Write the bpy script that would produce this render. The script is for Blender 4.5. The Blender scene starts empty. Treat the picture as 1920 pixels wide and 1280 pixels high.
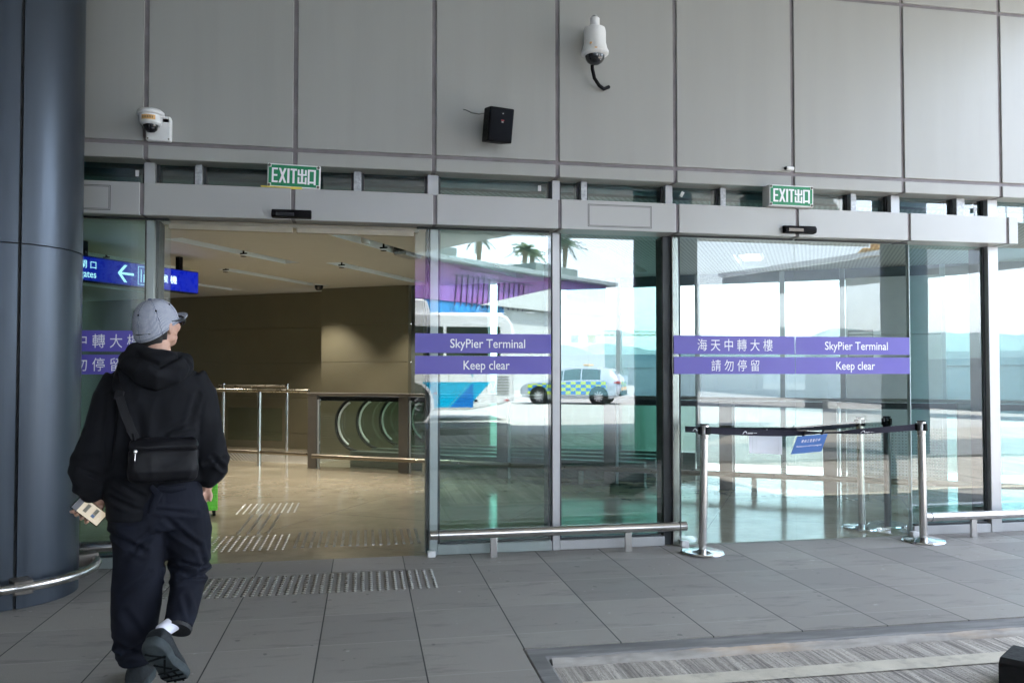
import bpy, bmesh, math, random
from mathutils import Vector, Matrix, noise
R = math.radians
SC = bpy.context.scene
COL = SC.collection
random.seed(7)

# ------------------------------------------------------------------ camera
cam = bpy.data.cameras.new('camera')
cam.sensor_width = 36.0
cam.lens = 36.0 * 1500 / 1920
cam.clip_start = 0.05
cam.clip_end = 20000
cam.shift_y = 19.0 / 1920
camo = bpy.data.objects.new('camera', cam)
COL.objects.link(camo)
camo.location = (0.0, -6.2, 1.4)
camo.rotation_euler = (R(90 + 1.45), 0, R(-10.4))
SC.camera = camo

# ------------------------------------------------------------------ world, sun, exposure
SUN_EL, SUN_AZ = 62.0, 42.0            # elevation; azimuth measured from +y towards +x
w = bpy.data.worlds.new('World')
SC.world = w
w.use_nodes = True
nt = w.node_tree
sky = nt.nodes.new('ShaderNodeTexSky')
sky.sky_type = 'NISHITA'
sky.sun_disc = False
sky.sun_elevation = R(SUN_EL)
sky.sun_rotation = R(SUN_AZ)
sky.dust_density = 0.4
sky.air_density = 1.0
bg = nt.nodes['Background']
bg.inputs[1].default_value = 0.15
hsv = nt.nodes.new('ShaderNodeHueSaturation')          # hazy sky, less blue than a clear one
hsv.inputs['Saturation'].default_value = 0.55
nt.links.new(sky.outputs[0], hsv.inputs['Color'])
nt.links.new(hsv.outputs[0], bg.inputs[0])
sl = bpy.data.lights.new('sun', 'SUN')
sl.energy = 2.6
sl.angle = R(0.5)
sl.color = (1.0, 0.96, 0.9)
so = bpy.data.objects.new('sun', sl)
COL.objects.link(so)
sd = Vector((math.sin(R(SUN_AZ)) * math.cos(R(SUN_EL)), math.cos(R(SUN_AZ)) * math.cos(R(SUN_EL)), math.sin(R(SUN_EL))))
so.rotation_euler = sd.to_track_quat('Z', 'Y').to_euler()
so.location = (10, -20, 30)
vs = SC.view_settings
vs.view_transform = 'Standard'
vs.look = 'None'
vs.exposure = 3.7
vs.gamma = 1.0
cy = SC.cycles
cy.use_denoising = True
cy.max_bounces = 10
cy.diffuse_bounces = 5
cy.glossy_bounces = 5
cy.transparent_max_bounces = 24
cy.transmission_bounces = 6
cy.sample_clamp_indirect = 8.0
cy.caustics_reflective = False

# ------------------------------------------------------------------ materials
def nodes_of(name):
    m = bpy.data.materials.new(name)
    m.use_nodes = True
    return m, m.node_tree, m.node_tree.nodes['Principled BSDF']

def N(t, kind, **kw):
    n = t.nodes.new(kind)
    for k, v in kw.items():
        setattr(n, k, v)
    return n

def math_(t, op, a, b=None, c=None):
    n = N(t, 'ShaderNodeMath', operation=op)
    for i, q in enumerate((a, b, c)):
        if q is None:
            continue
        if isinstance(q, (int, float)):
            n.inputs[i].default_value = q
        else:
            t.links.new(q, n.inputs[i])
    return n.outputs[0]

def mixc(t, fac, a, b):
    n = N(t, 'ShaderNodeMix', data_type='RGBA')
    if isinstance(fac, (int, float)):
        n.inputs[0].default_value = fac
    else:
        t.links.new(fac, n.inputs[0])
    for i, q in ((6, a), (7, b)):
        if isinstance(q, (tuple, list)):
            n.inputs[i].default_value = (*q[:3], 1)
        else:
            t.links.new(q, n.inputs[i])
    return n.outputs[2]

def coords(t, scale=(1, 1, 1), rot=(0, 0, 0)):
    tc = N(t, 'ShaderNodeTexCoord')
    mp = N(t, 'ShaderNodeMapping')
    mp.inputs['Scale'].default_value = scale
    mp.inputs['Rotation'].default_value = rot
    t.links.new(tc.outputs['Object'], mp.inputs[0])
    return mp.outputs[0]

def noise_(t, vec, scale, detail=4, rough=0.55):
    n = N(t, 'ShaderNodeTexNoise')
    n.inputs['Scale'].default_value = scale
    n.inputs['Detail'].default_value = detail
    n.inputs['Roughness'].default_value = rough
    t.links.new(vec, n.inputs['Vector'])
    return n.outputs[0]

def ramp(t, fac, lo, hi, a=0.0, b=1.0):
    n = N(t, 'ShaderNodeMapRange')
    for i, v in ((1, lo), (2, hi), (3, a), (4, b)):
        n.inputs[i].default_value = v
    t.links.new(fac, n.inputs[0])
    return n.outputs[0]

def bump(t, bs, h, strength, dist=0.01):
    b = N(t, 'ShaderNodeBump')
    b.inputs['Strength'].default_value = strength
    b.inputs['Distance'].default_value = dist
    t.links.new(h, b.inputs['Height'])
    t.links.new(b.outputs[0], bs.inputs['Normal'])

def pbr(name, col, rough=0.5, metal=0.0, var=0.12, scale=6.0, bmp=0.0, bscale=150.0, stretch=(1, 1, 1), spec=0.5, rvar=0.1, dirt=None, emit=None):
    m, t, bs = nodes_of(name)
    vec = coords(t, stretch)
    n1 = noise_(t, vec, scale)
    lo = tuple(c * (1 - var) for c in col)
    hi = tuple(min(1, c * (1 + var)) for c in col)
    c = mixc(t, ramp(t, n1, .3, .7), lo, hi)
    if dirt:
        n3 = noise_(t, vec, dirt[1], 6, .65)
        c = mixc(t, ramp(t, n3, .52, .75, 0, dirt[2]), c, dirt[0])
    t.links.new(c, bs.inputs['Base Color'])
    n2 = noise_(t, vec, scale * 2.7)
    t.links.new(ramp(t, n2, .3, .7, max(0, rough - rvar), min(1, rough + rvar)), bs.inputs['Roughness'])
    bs.inputs['Metallic'].default_value = metal
    bs.inputs['Specular IOR Level'].default_value = spec
    if bmp:
        bump(t, bs, noise_(t, vec, bscale, 3), bmp, 0.004)
    if emit:
        bs.inputs['Emission Color'].default_value = (*emit[0], 1)
        bs.inputs['Emission Strength'].default_value = emit[1]
    return m

def glass(name, tint, r0, k=0.75):
    m = bpy.data.materials.new(name)
    m.use_nodes = True
    t = m.node_tree
    t.nodes.clear()
    out = N(t, 'ShaderNodeOutputMaterial')
    tr = N(t, 'ShaderNodeBsdfTransparent')
    tr.inputs[0].default_value = (*tint, 1)
    gl = N(t, 'ShaderNodeBsdfGlossy')
    gl.inputs['Roughness'].default_value = 0.0
    gl.inputs[0].default_value = (.97, 1.0, 1.0, 1)
    fr = N(t, 'ShaderNodeFresnel')
    fr.inputs[0].default_value = 1.5
    geo = N(t, 'ShaderNodeNewGeometry')
    f = math_(t, 'MULTIPLY_ADD', fr.outputs[0], k, r0)
    f = math_(t, 'MULTIPLY', f, math_(t, 'SUBTRACT', 1.0, geo.outputs['Backfacing']))
    # very slight waviness of the float glass
    tc = N(t, 'ShaderNodeTexCoord')
    nz = noise_(t, tc.outputs['Object'], 1.3, 1)
    b = N(t, 'ShaderNodeBump')
    b.inputs['Strength'].default_value = 0.02
    b.inputs['Distance'].default_value = 0.02
    t.links.new(nz, b.inputs['Height'])
    t.links.new(b.outputs[0], gl.inputs['Normal'])
    mx = N(t, 'ShaderNodeMixShader')
    t.links.new(math_(t, 'MINIMUM', f, 1.0), mx.inputs[0])
    t.links.new(tr.outputs[0], mx.inputs[1])
    t.links.new(gl.outputs[0], mx.inputs[2])
    t.links.new(mx.outputs[0], out.inputs[0])
    return m

M = {}
M['clad'] = pbr('grey_cladding', (.325, .325, .308), .42, var=.025, scale=1.1, bmp=.03, bscale=60, stretch=(5, 1, .3), rvar=.04, dirt=((.27, .27, .25), 1.6, .25))
M['clad2'] = pbr('header_metal', (.37, .37, .362), .35, .15, var=.03, scale=1.5, bmp=.02, bscale=80, stretch=(1, 1, .5), rvar=.02)
M['joint'] = pbr('mauve_sealant', (.20, .18, .19), .6, var=.15, scale=9)
M['black_gap'] = pbr('black_gap', (.012, .013, .015), .7, var=.1)
M['alu'] = pbr('anodised_aluminium', (.44, .44, .445), .38, .35, var=.06, scale=3, bmp=.02, bscale=300, stretch=(1, 1, .1))
M['galv'] = pbr('galvanised_steel', (.42, .43, .44), .5, .6, var=.3, scale=40)
M['dark_alu'] = pbr('dark_gasket', (.02, .024, .028), .45, var=.2)
M['steel'] = pbr('brushed_stainless', (.56, .54, .52), .24, 1.0, var=.04, scale=2, rvar=.03)
M['chrome'] = pbr('polished_steel', (.7, .71, .72), .09, 1.0, var=.05, scale=5, rvar=.04)
M['column'] = pbr('blue_grey_column_metal', (.046, .057, .074), .38, .65, var=.12, scale=1.2, stretch=(3, 3, .12), bmp=.05, bscale=90, rvar=.09, dirt=((.085, .095, .105), 2.5, .35))
M['glass_t'] = glass('tinted_glass', (.67, .855, .85), .10)
M['glass_c'] = glass('clear_glass', (.93, .965, .955), .055)
M['glass_k'] = glass('clerestory_glass', (.33, .54, .56), .13)
M['glass_r'] = glass('rear_glass', (.47, .51, .51), .02)
M['glass_g'] = glass('green_balustrade_glass', (.82, .89, .855), .05)
M['band'] = pbr('purple_film', (.105, .085, .40), .38, var=.03, scale=2)
M['white'] = pbr('white_print', (.82, .82, .86), .5, var=.02)
M['white_p'] = pbr('white_plastic', (.74, .74, .74), .4, var=.06, scale=12, dirt=((.45, .42, .38), 9, .25))
M['black_p'] = pbr('black_plastic', (.005, .005, .0065), .55, spec=.10, var=.15, scale=20, bmp=.05, bscale=500)
M['rubber'] = pbr('black_rubber', (.010, .010, .011), .7, spec=.25, var=.3, scale=14, bmp=.2, bscale=90, dirt=((.05, .047, .044), 12, .35))
M['dome'] = pbr('smoked_dome', (.012, .012, .016), .06, var=.05, spec=.8, rvar=.01)
M['green'] = pbr('exit_green', (.0, .21, .085), .35, var=.06)
M['olive'] = pbr('olive_wall', (.155, .135, .085), .55, var=.06, scale=1.5)
M['brown'] = pbr('brown_metal', (.13, .115, .10), .4, .4, var=.1)
M['ceil'] = pbr('ceiling_panel', (.54, .525, .48), .6, var=.04, scale=2.5, stretch=(1, 8, 1))
M['slot'] = pbr('ceiling_reveal', (.80, .84, .86), .6, var=.03)
M['red'] = pbr('red_paint', (.42, .02, .03), .4, var=.1)
M['paper'] = pbr('paper', (.8, .82, .86), .7, var=.03)
M['bluesign'] = pbr('blue_sign', (.0, .085, .33), .4, var=.04)
M['belt'] = pbr('dark_belt_webbing', (.018, .017, .03), .7, spec=.2, var=.2, scale=60)
M['orange'] = pbr('orange_plastic', (.72, .42, .16), .4, var=.1)
M['tan'] = pbr('tan_paint', (.62, .42, .18), .5, var=.15)
M['lampglow'] = pbr('lamp_lens', (.9, .9, .85), .4, emit=((1, .93, .78), 9.0))
M['strip'] = pbr('tactile_steel', (.42, .41, .39), .33, 1.0, var=.15, scale=30)
M['hazard'] = pbr('yellow_tape', (.7, .6, .1), .5, var=.2, scale=20)

# ------------------------------------------------------------------ mesh helpers
class MB:
    def __init__(s):
        s.v, s.f = [], []
    def add(s, vs, fs):
        o = len(s.v)
        s.v += [tuple(q) for q in vs]
        s.f += [tuple(i + o for i in g) for g in fs]
        return s
    def box(s, x0, x1, y0, y1, z0, z1, mtx=None):
        vs = [Vector((x, y, z)) for x in (x0, x1) for y in (y0, y1) for z in (z0, z1)]
        if mtx:
            vs = [mtx @ q for q in vs]
        return s.add(vs, [(0, 1, 3, 2), (4, 6, 7, 5), (0, 4, 5, 1), (2, 3, 7, 6), (0, 2, 6, 4), (1, 5, 7, 3)])
    def tube(s, pts, r, n=12, cap=True, flat=None):
        """swept tube; r a number or a list; flat=(axis vector, factor) squashes the section"""
        pts = [Vector(p) for p in pts]
        rs = r if isinstance(r, (list, tuple)) else [r] * len(pts)
        o = len(s.v)
        t0 = (pts[1] - pts[0]).normalized()
        ref = Vector((0, 0, 1)) if abs(t0.z) < .9 else Vector((1, 0, 0))
        u = t0.cross(ref).normalized()
        for i, p in enumerate(pts):
            t = (pts[min(i + 1, len(pts) - 1)] - pts[max(i - 1, 0)]).normalized()
            u = (u - t * u.dot(t)).normalized()
            q = t.cross(u)
            for k in range(n):
                a = 2 * math.pi * k / n
                d = (u * math.cos(a) + q * math.sin(a)) * rs[i]
                if flat:
                    ax = Vector(flat[0]).normalized()
                    d = d - ax * d.dot(ax) * (1 - flat[1])
                s.v.append(tuple(p + d))
        for i in range(len(pts) - 1):
            for k in range(n):
                a, b = o + i * n + k, o + i * n + (k + 1) % n
                s.f.append((a, b, b + n, a + n))
        if cap:
            s.f.append(tuple(o + k for k in range(n))[::-1])
            s.f.append(tuple(o + (len(pts) - 1) * n + k for k in range(n)))
        return s
    def rings(s, rg, n=28, cap=True, ex=2.0):
        """loft of horizontal rings (cx, cy, z, rx, ry[, tilt matrix])"""
        o = len(s.v)
        for g in rg:
            cx, cy_, z, rx, ry = g[:5]
            for k in range(n):
                a = 2 * math.pi * k / n
                c, d = math.cos(a), math.sin(a)
                c = math.copysign(abs(c) ** (2 / ex), c)
                d = math.copysign(abs(d) ** (2 / ex), d)
                s.v.append((cx + rx * c, cy_ + ry * d, z))
        for i in range(len(rg) - 1):
            for k in range(n):
                a, b = o + i * n + k, o + i * n + (k + 1) % n
                s.f.append((a, b, b + n, a + n))
        if cap:
            s.f.append(tuple(o + k for k in range(n))[::-1])
            s.f.append(tuple(o + (len(rg) - 1) * n + k for k in range(n)))
        return s
    def lathe(s, prof, c=(0, 0, 0), n=32, mtx=None):
        o = len(s.v)
        for r, z in prof:
            for k in range(n):
                a = 2 * math.pi * k / n
                q = Vector((r * math.cos(a), r * math.sin(a), z))
                q = (mtx @ q) if mtx else q + Vector(c)
                s.v.append(tuple(q))
        for i in range(len(prof) - 1):
            for k in range(n):
                a, b = o + i * n + k, o + i * n + (k + 1) % n
                s.f.append((a, b, b + n, a + n))
        s.f.append(tuple(o + k for k in range(n))[::-1])
        s.f.append(tuple(o + (len(prof) - 1) * n + k for k in range(n)))
        return s
    def ball(s, c, r, n=16, m=10, mtx=None):
        rx, ry, rz = r if isinstance(r, (tuple, list)) else (r, r, r)
        o = len(s.v)
        c = Vector(c)
        for i in range(1, m):
            t = math.pi * i / m
            for k in range(n):
                a = 2 * math.pi * k / n
                q = Vector((rx * math.sin(t) * math.cos(a), ry * math.sin(t) * math.sin(a), rz * math.cos(t)))
                s.v.append(tuple((mtx @ q if mtx else q) + c))
        for sg in (1, -1):
            q = Vector((0, 0, rz * sg))
            s.v.append(tuple((mtx @ q if mtx else q) + c))
        T, B = len(s.v) - 2, len(s.v) - 1
        for i in range(m - 2):
            for k in range(n):
                a, b = o + i * n + k, o + i * n + (k + 1) % n
                s.f.append((a, a + n, b + n, b))
        for k in range(n):
            s.f.append((T, o + k, o + (k + 1) % n))
            e = o + (m - 2) * n
            s.f.append((B, e + (k + 1) % n, e + k))
        return s
    def prism(s, poly, axis, a, b, mtx=None):
        """polygon (list of 2-tuples) extruded along an axis: 'x' -> (y,z), 'y' -> (x,z), 'z' -> (x,y)"""
        def P(p, h):
            q = {'x': (h, p[0], p[1]), 'y': (p[0], h, p[1]), 'z': (p[0], p[1], h)}[axis]
            return mtx @ Vector(q) if mtx else Vector(q)
        n = len(poly)
        vs = [P(p, a) for p in poly] + [P(p, b) for p in poly]
        fs = [tuple(range(n))[::-1], tuple(range(n, 2 * n))]
        fs += [(i, (i + 1) % n, (i + 1) % n + n, i + n) for i in range(n)]
        return s.add(vs, fs)
    def bar2(s, p, q, wd, th, up=(0, 0, 1)):
        p, q, up = Vector(p), Vector(q), Vector(up)
        t = (q - p).normalized()
        a = t.cross(up).normalized()
        b = a.cross(t).normalized()
        vs = [e + a * (i * wd / 2) + b * (j * th / 2) for e in (p, q) for i in (-1, 1) for j in (-1, 1)]
        return s.add(vs, [(0, 1, 3, 2), (4, 6, 7, 5), (0, 4, 5, 1), (2, 3, 7, 6), (0, 2, 6, 4), (1, 5, 7, 3)])
    def build(s, name, mat, parent=None, bevel=0, smooth=35, loc=None, recalc=True):
        me = bpy.data.meshes.new(name)
        me.from_pydata(s.v, [], s.f)
        if recalc:
            b = bmesh.new()
            b.from_mesh(me)
            bmesh.ops.recalc_face_normals(b, faces=b.faces)
            b.to_mesh(me)
            b.free()
        mats = mat if isinstance(mat, list) else [mat]
        for q in mats:
            me.materials.append(q)
        if smooth:
            me.polygons.foreach_set('use_smooth', [True] * len(me.polygons))
            me.set_sharp_from_angle(angle=R(smooth))
        o = bpy.data.objects.new(name, me)
        COL.objects.link(o)
        if parent:
            o.parent = parent
        if loc:
            o.location = loc
        if bevel:
            md = o.modifiers.new('bevel', 'BEVEL')
            md.width = bevel
            md.segments = 2
            md.limit_method = 'ANGLE'
            md.angle_limit = R(40)
        return o

def box(name, mat, x0, x1, y0, y1, z0, z1, parent=None, bevel=0):
    return MB().box(x0, x1, y0, y1, z0, z1).build(name, mat, parent, bevel)

def tag(o, label=None, cat=None, group=None, kind=None):
    for k, v in (('label', label), ('category', cat), ('group', group), ('kind', kind)):
        if v:
            o[k] = v
    return o

def thing(name, label, cat, loc=(0, 0, 0), rz=0.0, group=None):
    o = bpy.data.objects.new(name, None)
    o.empty_display_size = .1
    COL.objects.link(o)
    o.location = loc
    o.rotation_euler = (0, 0, rz)
    return tag(o, label, cat, group)

def copy_tree(o, parent=None):
    c = o.copy()
    COL.objects.link(c)
    if parent:
        c.parent = parent
    for ch in list(o.children):
        copy_tree(ch, c)
    return c

def fin(o, rx=None):
    """evaluate modifiers into a plain mesh"""
    dg = bpy.context.evaluated_depsgraph_get()
    me = bpy.data.meshes.new_from_object(o.evaluated_get(dg))
    o.modifiers.clear()
    o.data = me
    return o

def text(name, body, mat, parent, height, width=None, loc=(0, 0, 0), rot=None, extrude=.0008, bold=0.0, align='CENTER', sx=1.0, spacing=1.0):
    """printed lettering facing -y; height = height of the capitals or characters, width = total width if given"""
    cu = bpy.data.curves.new(name, 'FONT')
    cu.body = body
    cu.extrude = 0
    cu.offset = bold
    cu.space_character = spacing
    cu.resolution_u = 3
    o = bpy.data.objects.new(name, cu)
    COL.objects.link(o)
    dg = bpy.context.evaluated_depsgraph_get()
    me = bpy.data.meshes.new_from_object(o.evaluated_get(dg))
    bpy.data.objects.remove(o)
    bpy.data.curves.remove(cu)
    xs = [v.co.x for v in me.vertices]
    ys = [v.co.y for v in me.vertices]
    x0, x1, y1 = min(xs), max(xs), max(ys)
    y0 = 0.0 if min(ys) > -.3 and max(ord(c) for c in body) < 256 else min(ys)
    ky = height / (y1 - y0)
    kx = (width / (x1 - x0)) if width else ky * sx
    off = {'CENTER': (x0 + x1) / 2, 'LEFT': x0}[align]
    rot = rot or Matrix.Identity(4)
    base = Matrix.Translation(loc) @ rot
    for v in me.vertices:
        v.co = base @ Vector(((v.co.x - off) * kx, -extrude, (v.co.y - y0) * ky - height / 2))
    me.materials.clear()
    me.materials.append(mat)
    me.name = name
    o = bpy.data.objects.new(name, me)
    COL.objects.link(o)
    if parent:
        o.parent = parent
    return o
# ------------------------------------------------------------------ ground materials
def tile_mat():
    m, t, bs = nodes_of('granite_paving')
    tc = N(t, 'ShaderNodeTexCoord')
    sp = N(t, 'ShaderNodeSeparateXYZ')
    t.links.new(tc.outputs['Object'], sp.inputs[0])
    P = 0.513
    def line(axis, off, wd):
        f = math_(t, 'FRACT', math_(t, 'DIVIDE', math_(t, 'SUBTRACT', sp.outputs[axis], off), P))
        d = math_(t, 'MINIMUM', f, math_(t, 'SUBTRACT', 1.0, f))
        return math_(t, 'LESS_THAN', d, wd / P)
    lx = line(0, 0.80 - 10 * P, .0035)
    ly = line(1, -0.93 - 20 * P, .0032)
    ix = math_(t, 'FLOOR', math_(t, 'DIVIDE', math_(t, 'SUBTRACT', sp.outputs[0], .80 - 10 * P), P))
    iy = math_(t, 'FLOOR', math_(t, 'DIVIDE', math_(t, 'SUBTRACT', sp.outputs[1], -.93 - 20 * P), P))
    cb = N(t, 'ShaderNodeCombineXYZ')
    t.links.new(ix, cb.inputs[0])
    t.links.new(iy, cb.inputs[1])
    wn = N(t, 'ShaderNodeTexWhiteNoise', noise_dimensions='3D')
    t.links.new(cb.outputs[0], wn.inputs['Vector'])
    speck = noise_(t, tc.outputs['Object'], 260, 2, .7)
    big = noise_(t, tc.outputs['Object'], 2.3, 5, .6)
    c = mixc(t, ramp(t, speck, .35, .65), (.215, .20, .181), (.385, .36, .328))
    c = mixc(t, ramp(t, wn.outputs[0], 0, 1, 0, .6), c, (.17, .162, .153))
    c = mixc(t, ramp(t, big, .45, .75, 0, .45), c, (.31, .295, .275))
    st = noise_(t, coords(t, (1.2, 5, 1)), 1.7, 6, .7)
    c = mixc(t, ramp(t, st, .54, .70, 0, .6), c, (.12, .114, .107))
    gm = noise_(t, tc.outputs['Object'], 13, 1, .4)
    c = mixc(t, ramp(t, gm, .735, .76, 0, .55), c, (.07, .068, .065))
    gw = noise_(t, coords(t, (1, 1, 1), (0, 0, .7)), 17, 1, .4)
    c = mixc(t, ramp(t, gw, .76, .78, 0, .5), c, (.5, .48, .45))
    c = mixc(t, math_(t, 'MULTIPLY', ly, .55), c, (.42, .40, .375))
    c = mixc(t, lx, c, (.02, .02, .02))
    t.links.new(c, bs.inputs['Base Color'])
    t.links.new(ramp(t, big, .3, .7, .5, .72), bs.inputs['Roughness'])
    h = math_(t, 'SUBTRACT', math_(t, 'MULTIPLY', speck, .35), math_(t, 'MULTIPLY', math_(t, 'MAXIMUM', lx, ly), 1.0))
    bump(t, bs, h, .35, .004)
    return m
M['paving'] = tile_mat()

def brushed_mat(name, dark, light, sc=1.0):
    m, t, bs = nodes_of(name)
    v = coords(t, (24 * sc, .5, 1))
    a = noise_(t, v, 1.0, 5, .75)
    v2 = coords(t, (80 * sc, 3.0, 1))
    b = noise_(t, v2, 1.0, 3, .7)
    tc = N(t, 'ShaderNodeTexCoord')
    g = noise_(t, tc.outputs['Object'], 1.1, 5, .6)
    e = noise_(t, coords(t, (9 * sc, .35, 1)), 1.0, 3, .6)
    k = math_(t, 'ADD', math_(t, 'MULTIPLY', a, .45), math_(t, 'ADD', math_(t, 'MULTIPLY', b, .3), math_(t, 'MULTIPLY', e, .25)))
    pit = noise_(t, tc.outputs['Object'], 120, 3, .7)
    c = mixc(t, ramp(t, k, .42, .60), dark, light)
    c = mixc(t, ramp(t, g, .45, .75, 0, .5), c, tuple(q * .62 for q in light))
    c = mixc(t, ramp(t, pit, .56, .64, 0, .75), c, tuple(q * .55 for q in dark))
    t.links.new(c, bs.inputs['Base Color'])
    bs.inputs['Roughness'].default_value = .85
    bump(t, bs, math_(t, 'ADD', k, math_(t, 'MULTIPLY', pit, -.25)), .9, .012)
    return m
M['brushed'] = brushed_mat('brushed_concrete', (.13, .118, .105), (.62, .575, .51))
M['deck'] = pbr('pale_concrete_deck', (.42, .42, .40), .85, var=.10, scale=.7, bmp=.15, bscale=30, dirt=((.30, .30, .29), .35, .5))
M['kerb'] = pbr('worn_dark_kerb', (.16, .158, .155), .75, var=.25, scale=5, bmp=.25, bscale=60, stretch=(.4, 2, 2), dirt=((.30, .29, .28), 5, .5))
M['kerb_face'] = pbr('kerb_face_worn_paint', (.33, .31, .285), .8, var=.3, scale=9, bmp=.4, bscale=50, stretch=(.5, 1, 3), dirt=((.50, .31, .15), 1.2, .9))
M['kerb_pale'] = pbr('pale_kerb', (.40, .39, .36), .8, var=.2, scale=4, bmp=.2, bscale=50)
M['line'] = pbr('cream_road_paint', (.56, .52, .43), .75, var=.1, scale=9, bmp=.35, bscale=130, dirt=((.17, .16, .14), 7, .55))
M['grey_pave'] = pbr('grey_island_paving', (.15, .15, .15), .8, var=.2, scale=3, bmp=.15, bscale=80)

# ------------------------------------------------------------------ ground, roads, pavements
def sheet(name, mat, poly, z, th=None, kind='structure'):
    mb = MB()
    if th:
        mb.prism(poly, 'z', z - th, z)
    else:
        mb.add([(x, y, z) for x, y in poly], [tuple(range(len(poly)))])
    o = mb.build(name, mat, None, smooth=0)
    return tag(o, kind=kind)

KX, KY = 0.89, -2.32
sheet('sea', pbr('hazy_sea', (.10, .16, .19), .35, var=.1, scale=.002), [(-9000, -9000), (9000, -9000), (9000, 9000), (-9000, 9000)], -9.0)
sheet('bridge_deck', M['deck'], [(-70, -80), (30, -80), (30, 45), (-70, 45)], -.07, 1.2)
M['rear_deck'] = pbr('grey_rear_deck', (.21, .215, .21), .85, var=.12, scale=.8, bmp=.15, bscale=30, dirt=((.14, .14, .14), .6, .6))
sheet('rear_deck', M['rear_deck'], [(-10, 13), (9, 2.6), (14, .1), (20.6, .1), (20.6, 44), (-10, 44)], -.064)
sheet('road', M['brushed'], [(KX + .02, -12.2), (40, -12.2), (40, KY - .02), (KX + .02, KY - .02)], -.045)
# pavement: slab in front of the doors plus the crossing on the left
sheet('pavement', M['paving'], [(-30, -5.9), (KX - .10, -5.9), (KX - .10, KY + .14), (40, KY + .14), (40, -.02), (-30, -.02)], 0, .06)
# worn kerb stones
kb = MB().prism([(KX - .098, -5.9), (KX, -5.9), (KX, KY), (40, KY), (40, KY + .138), (KX - .098, KY + .138)], 'z', -.05, -.002)
kerbo = tag(kb.build('kerb', M['kerb'], bevel=.012), kind='structure')
kf = MB()
nk = 900
for i in range(nk + 1):
    x0 = KX + .02 + i * .012
    d = .012 + .010 * noise.noise((x0 * 2.1, 0, 0)) + .006 * noise.noise((x0 * 9, 3, 0)) + .004 * noise.noise((x0 * 31, 3, 0))
    h = -.010 + .006 * noise.noise((x0 * 5, 7, 0)) + .003 * noise.noise((x0 * 23, 7, 0))
    kf.v += [(x0, KY - .001, -.05), (x0, KY - .022 - d, -.05), (x0, KY - .008 - d, h - .006), (x0, KY - .001, h)]
for i in range(nk):
    for q in range(3):
        kf.f.append((4 * i + q, 4 * i + 4 + q, 4 * i + 5 + q, 4 * i + 1 + q))
tag(kf.build('kerb_edge', M['kerb_face'], smooth=60), kind='structure')
# painted box on the road
ln = MB()
def ragged(x0, x1, y0, y1, z, step, along):
    n = int(abs((x1 - x0) if along == 'x' else (y1 - y0)) / step) + 1
    top, bot = [], []
    for i in range(n + 1):
        f = i / n
        if along == 'x':
            x = x0 + (x1 - x0) * f
            top.append((x, y1 + .006 * noise.noise((x * 14, 1, 0)), z))
            bot.append((x, y0 + .006 * noise.noise((x * 14, 5, 0)), z))
        else:
            y = y0 + (y1 - y0) * f
            top.append((x0 + .006 * noise.noise((y * 14, 1, 0)), y, z))
            bot.append((x1 + .006 * noise.noise((y * 14, 5, 0)), y, z))
    vs = top + bot
    m = n + 1
    ln.add(vs, [(i, i + 1, i + 1 + m, i + m) for i in range(n)])
ragged(1.0, 16.0, -2.69, -2.56, -.040, .08, 'x')
ragged(1.0, 1.13, -2.69, -5.6, -.040, .08, 'y')
tag(ln.build('road_marking', M['line'], smooth=0), kind='structure')
# median that the photographer stands on, and the lane island beyond it
sheet('median_pavement', M['grey_pave'], [(-30, -8.4), (40, -8.4), (40, -5.93), (-30, -5.93)], -.003, .06)
mk = MB().box(KX, 40, -5.92, -5.8, -.06, .004).box(-30, 40, -8.55, -8.41, -.06, .004)
tag(mk.build('median_kerb', M['kerb'], bevel=.01), kind='structure')
def island_poly(x0, x1, y0, y1, r):
    pts = [(x0, y0)]
    for k in range(13):
        a = -math.pi / 2 + math.pi * k / 12
        pts.append((x1 - r + r * math.cos(a), (y0 + y1) / 2 + (y1 - y0) / 2 * math.sin(a)))
    return pts + [(x0, y1)]
tag(MB().prism(island_poly(-30, 3.6, -14.9, -12.3, 1.5), 'z', -.07, .10).build('island_kerb', M['kerb_pale'], bevel=.02), kind='structure')
tag(MB().prism(island_poly(-30, 3.45, -14.72, -12.48, 1.4), 'z', .05, .106).build('island_pavement', M['grey_pave'], smooth=0), kind='structure')

# ------------------------------------------------------------------ interior shell
OX, OY = 0.0, 5.36
U = Vector((.857, -.515, 0))
V = Vector((.515, .857, 0))
UVM = Matrix(((U.x, V.x, 0, OX), (U.y, V.y, 0, OY), (0, 0, 1, 0), (0, 0, 0, 1)))
def uv(u, v, z=0.0):
    return UVM @ Vector((u, v, z))

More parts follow.
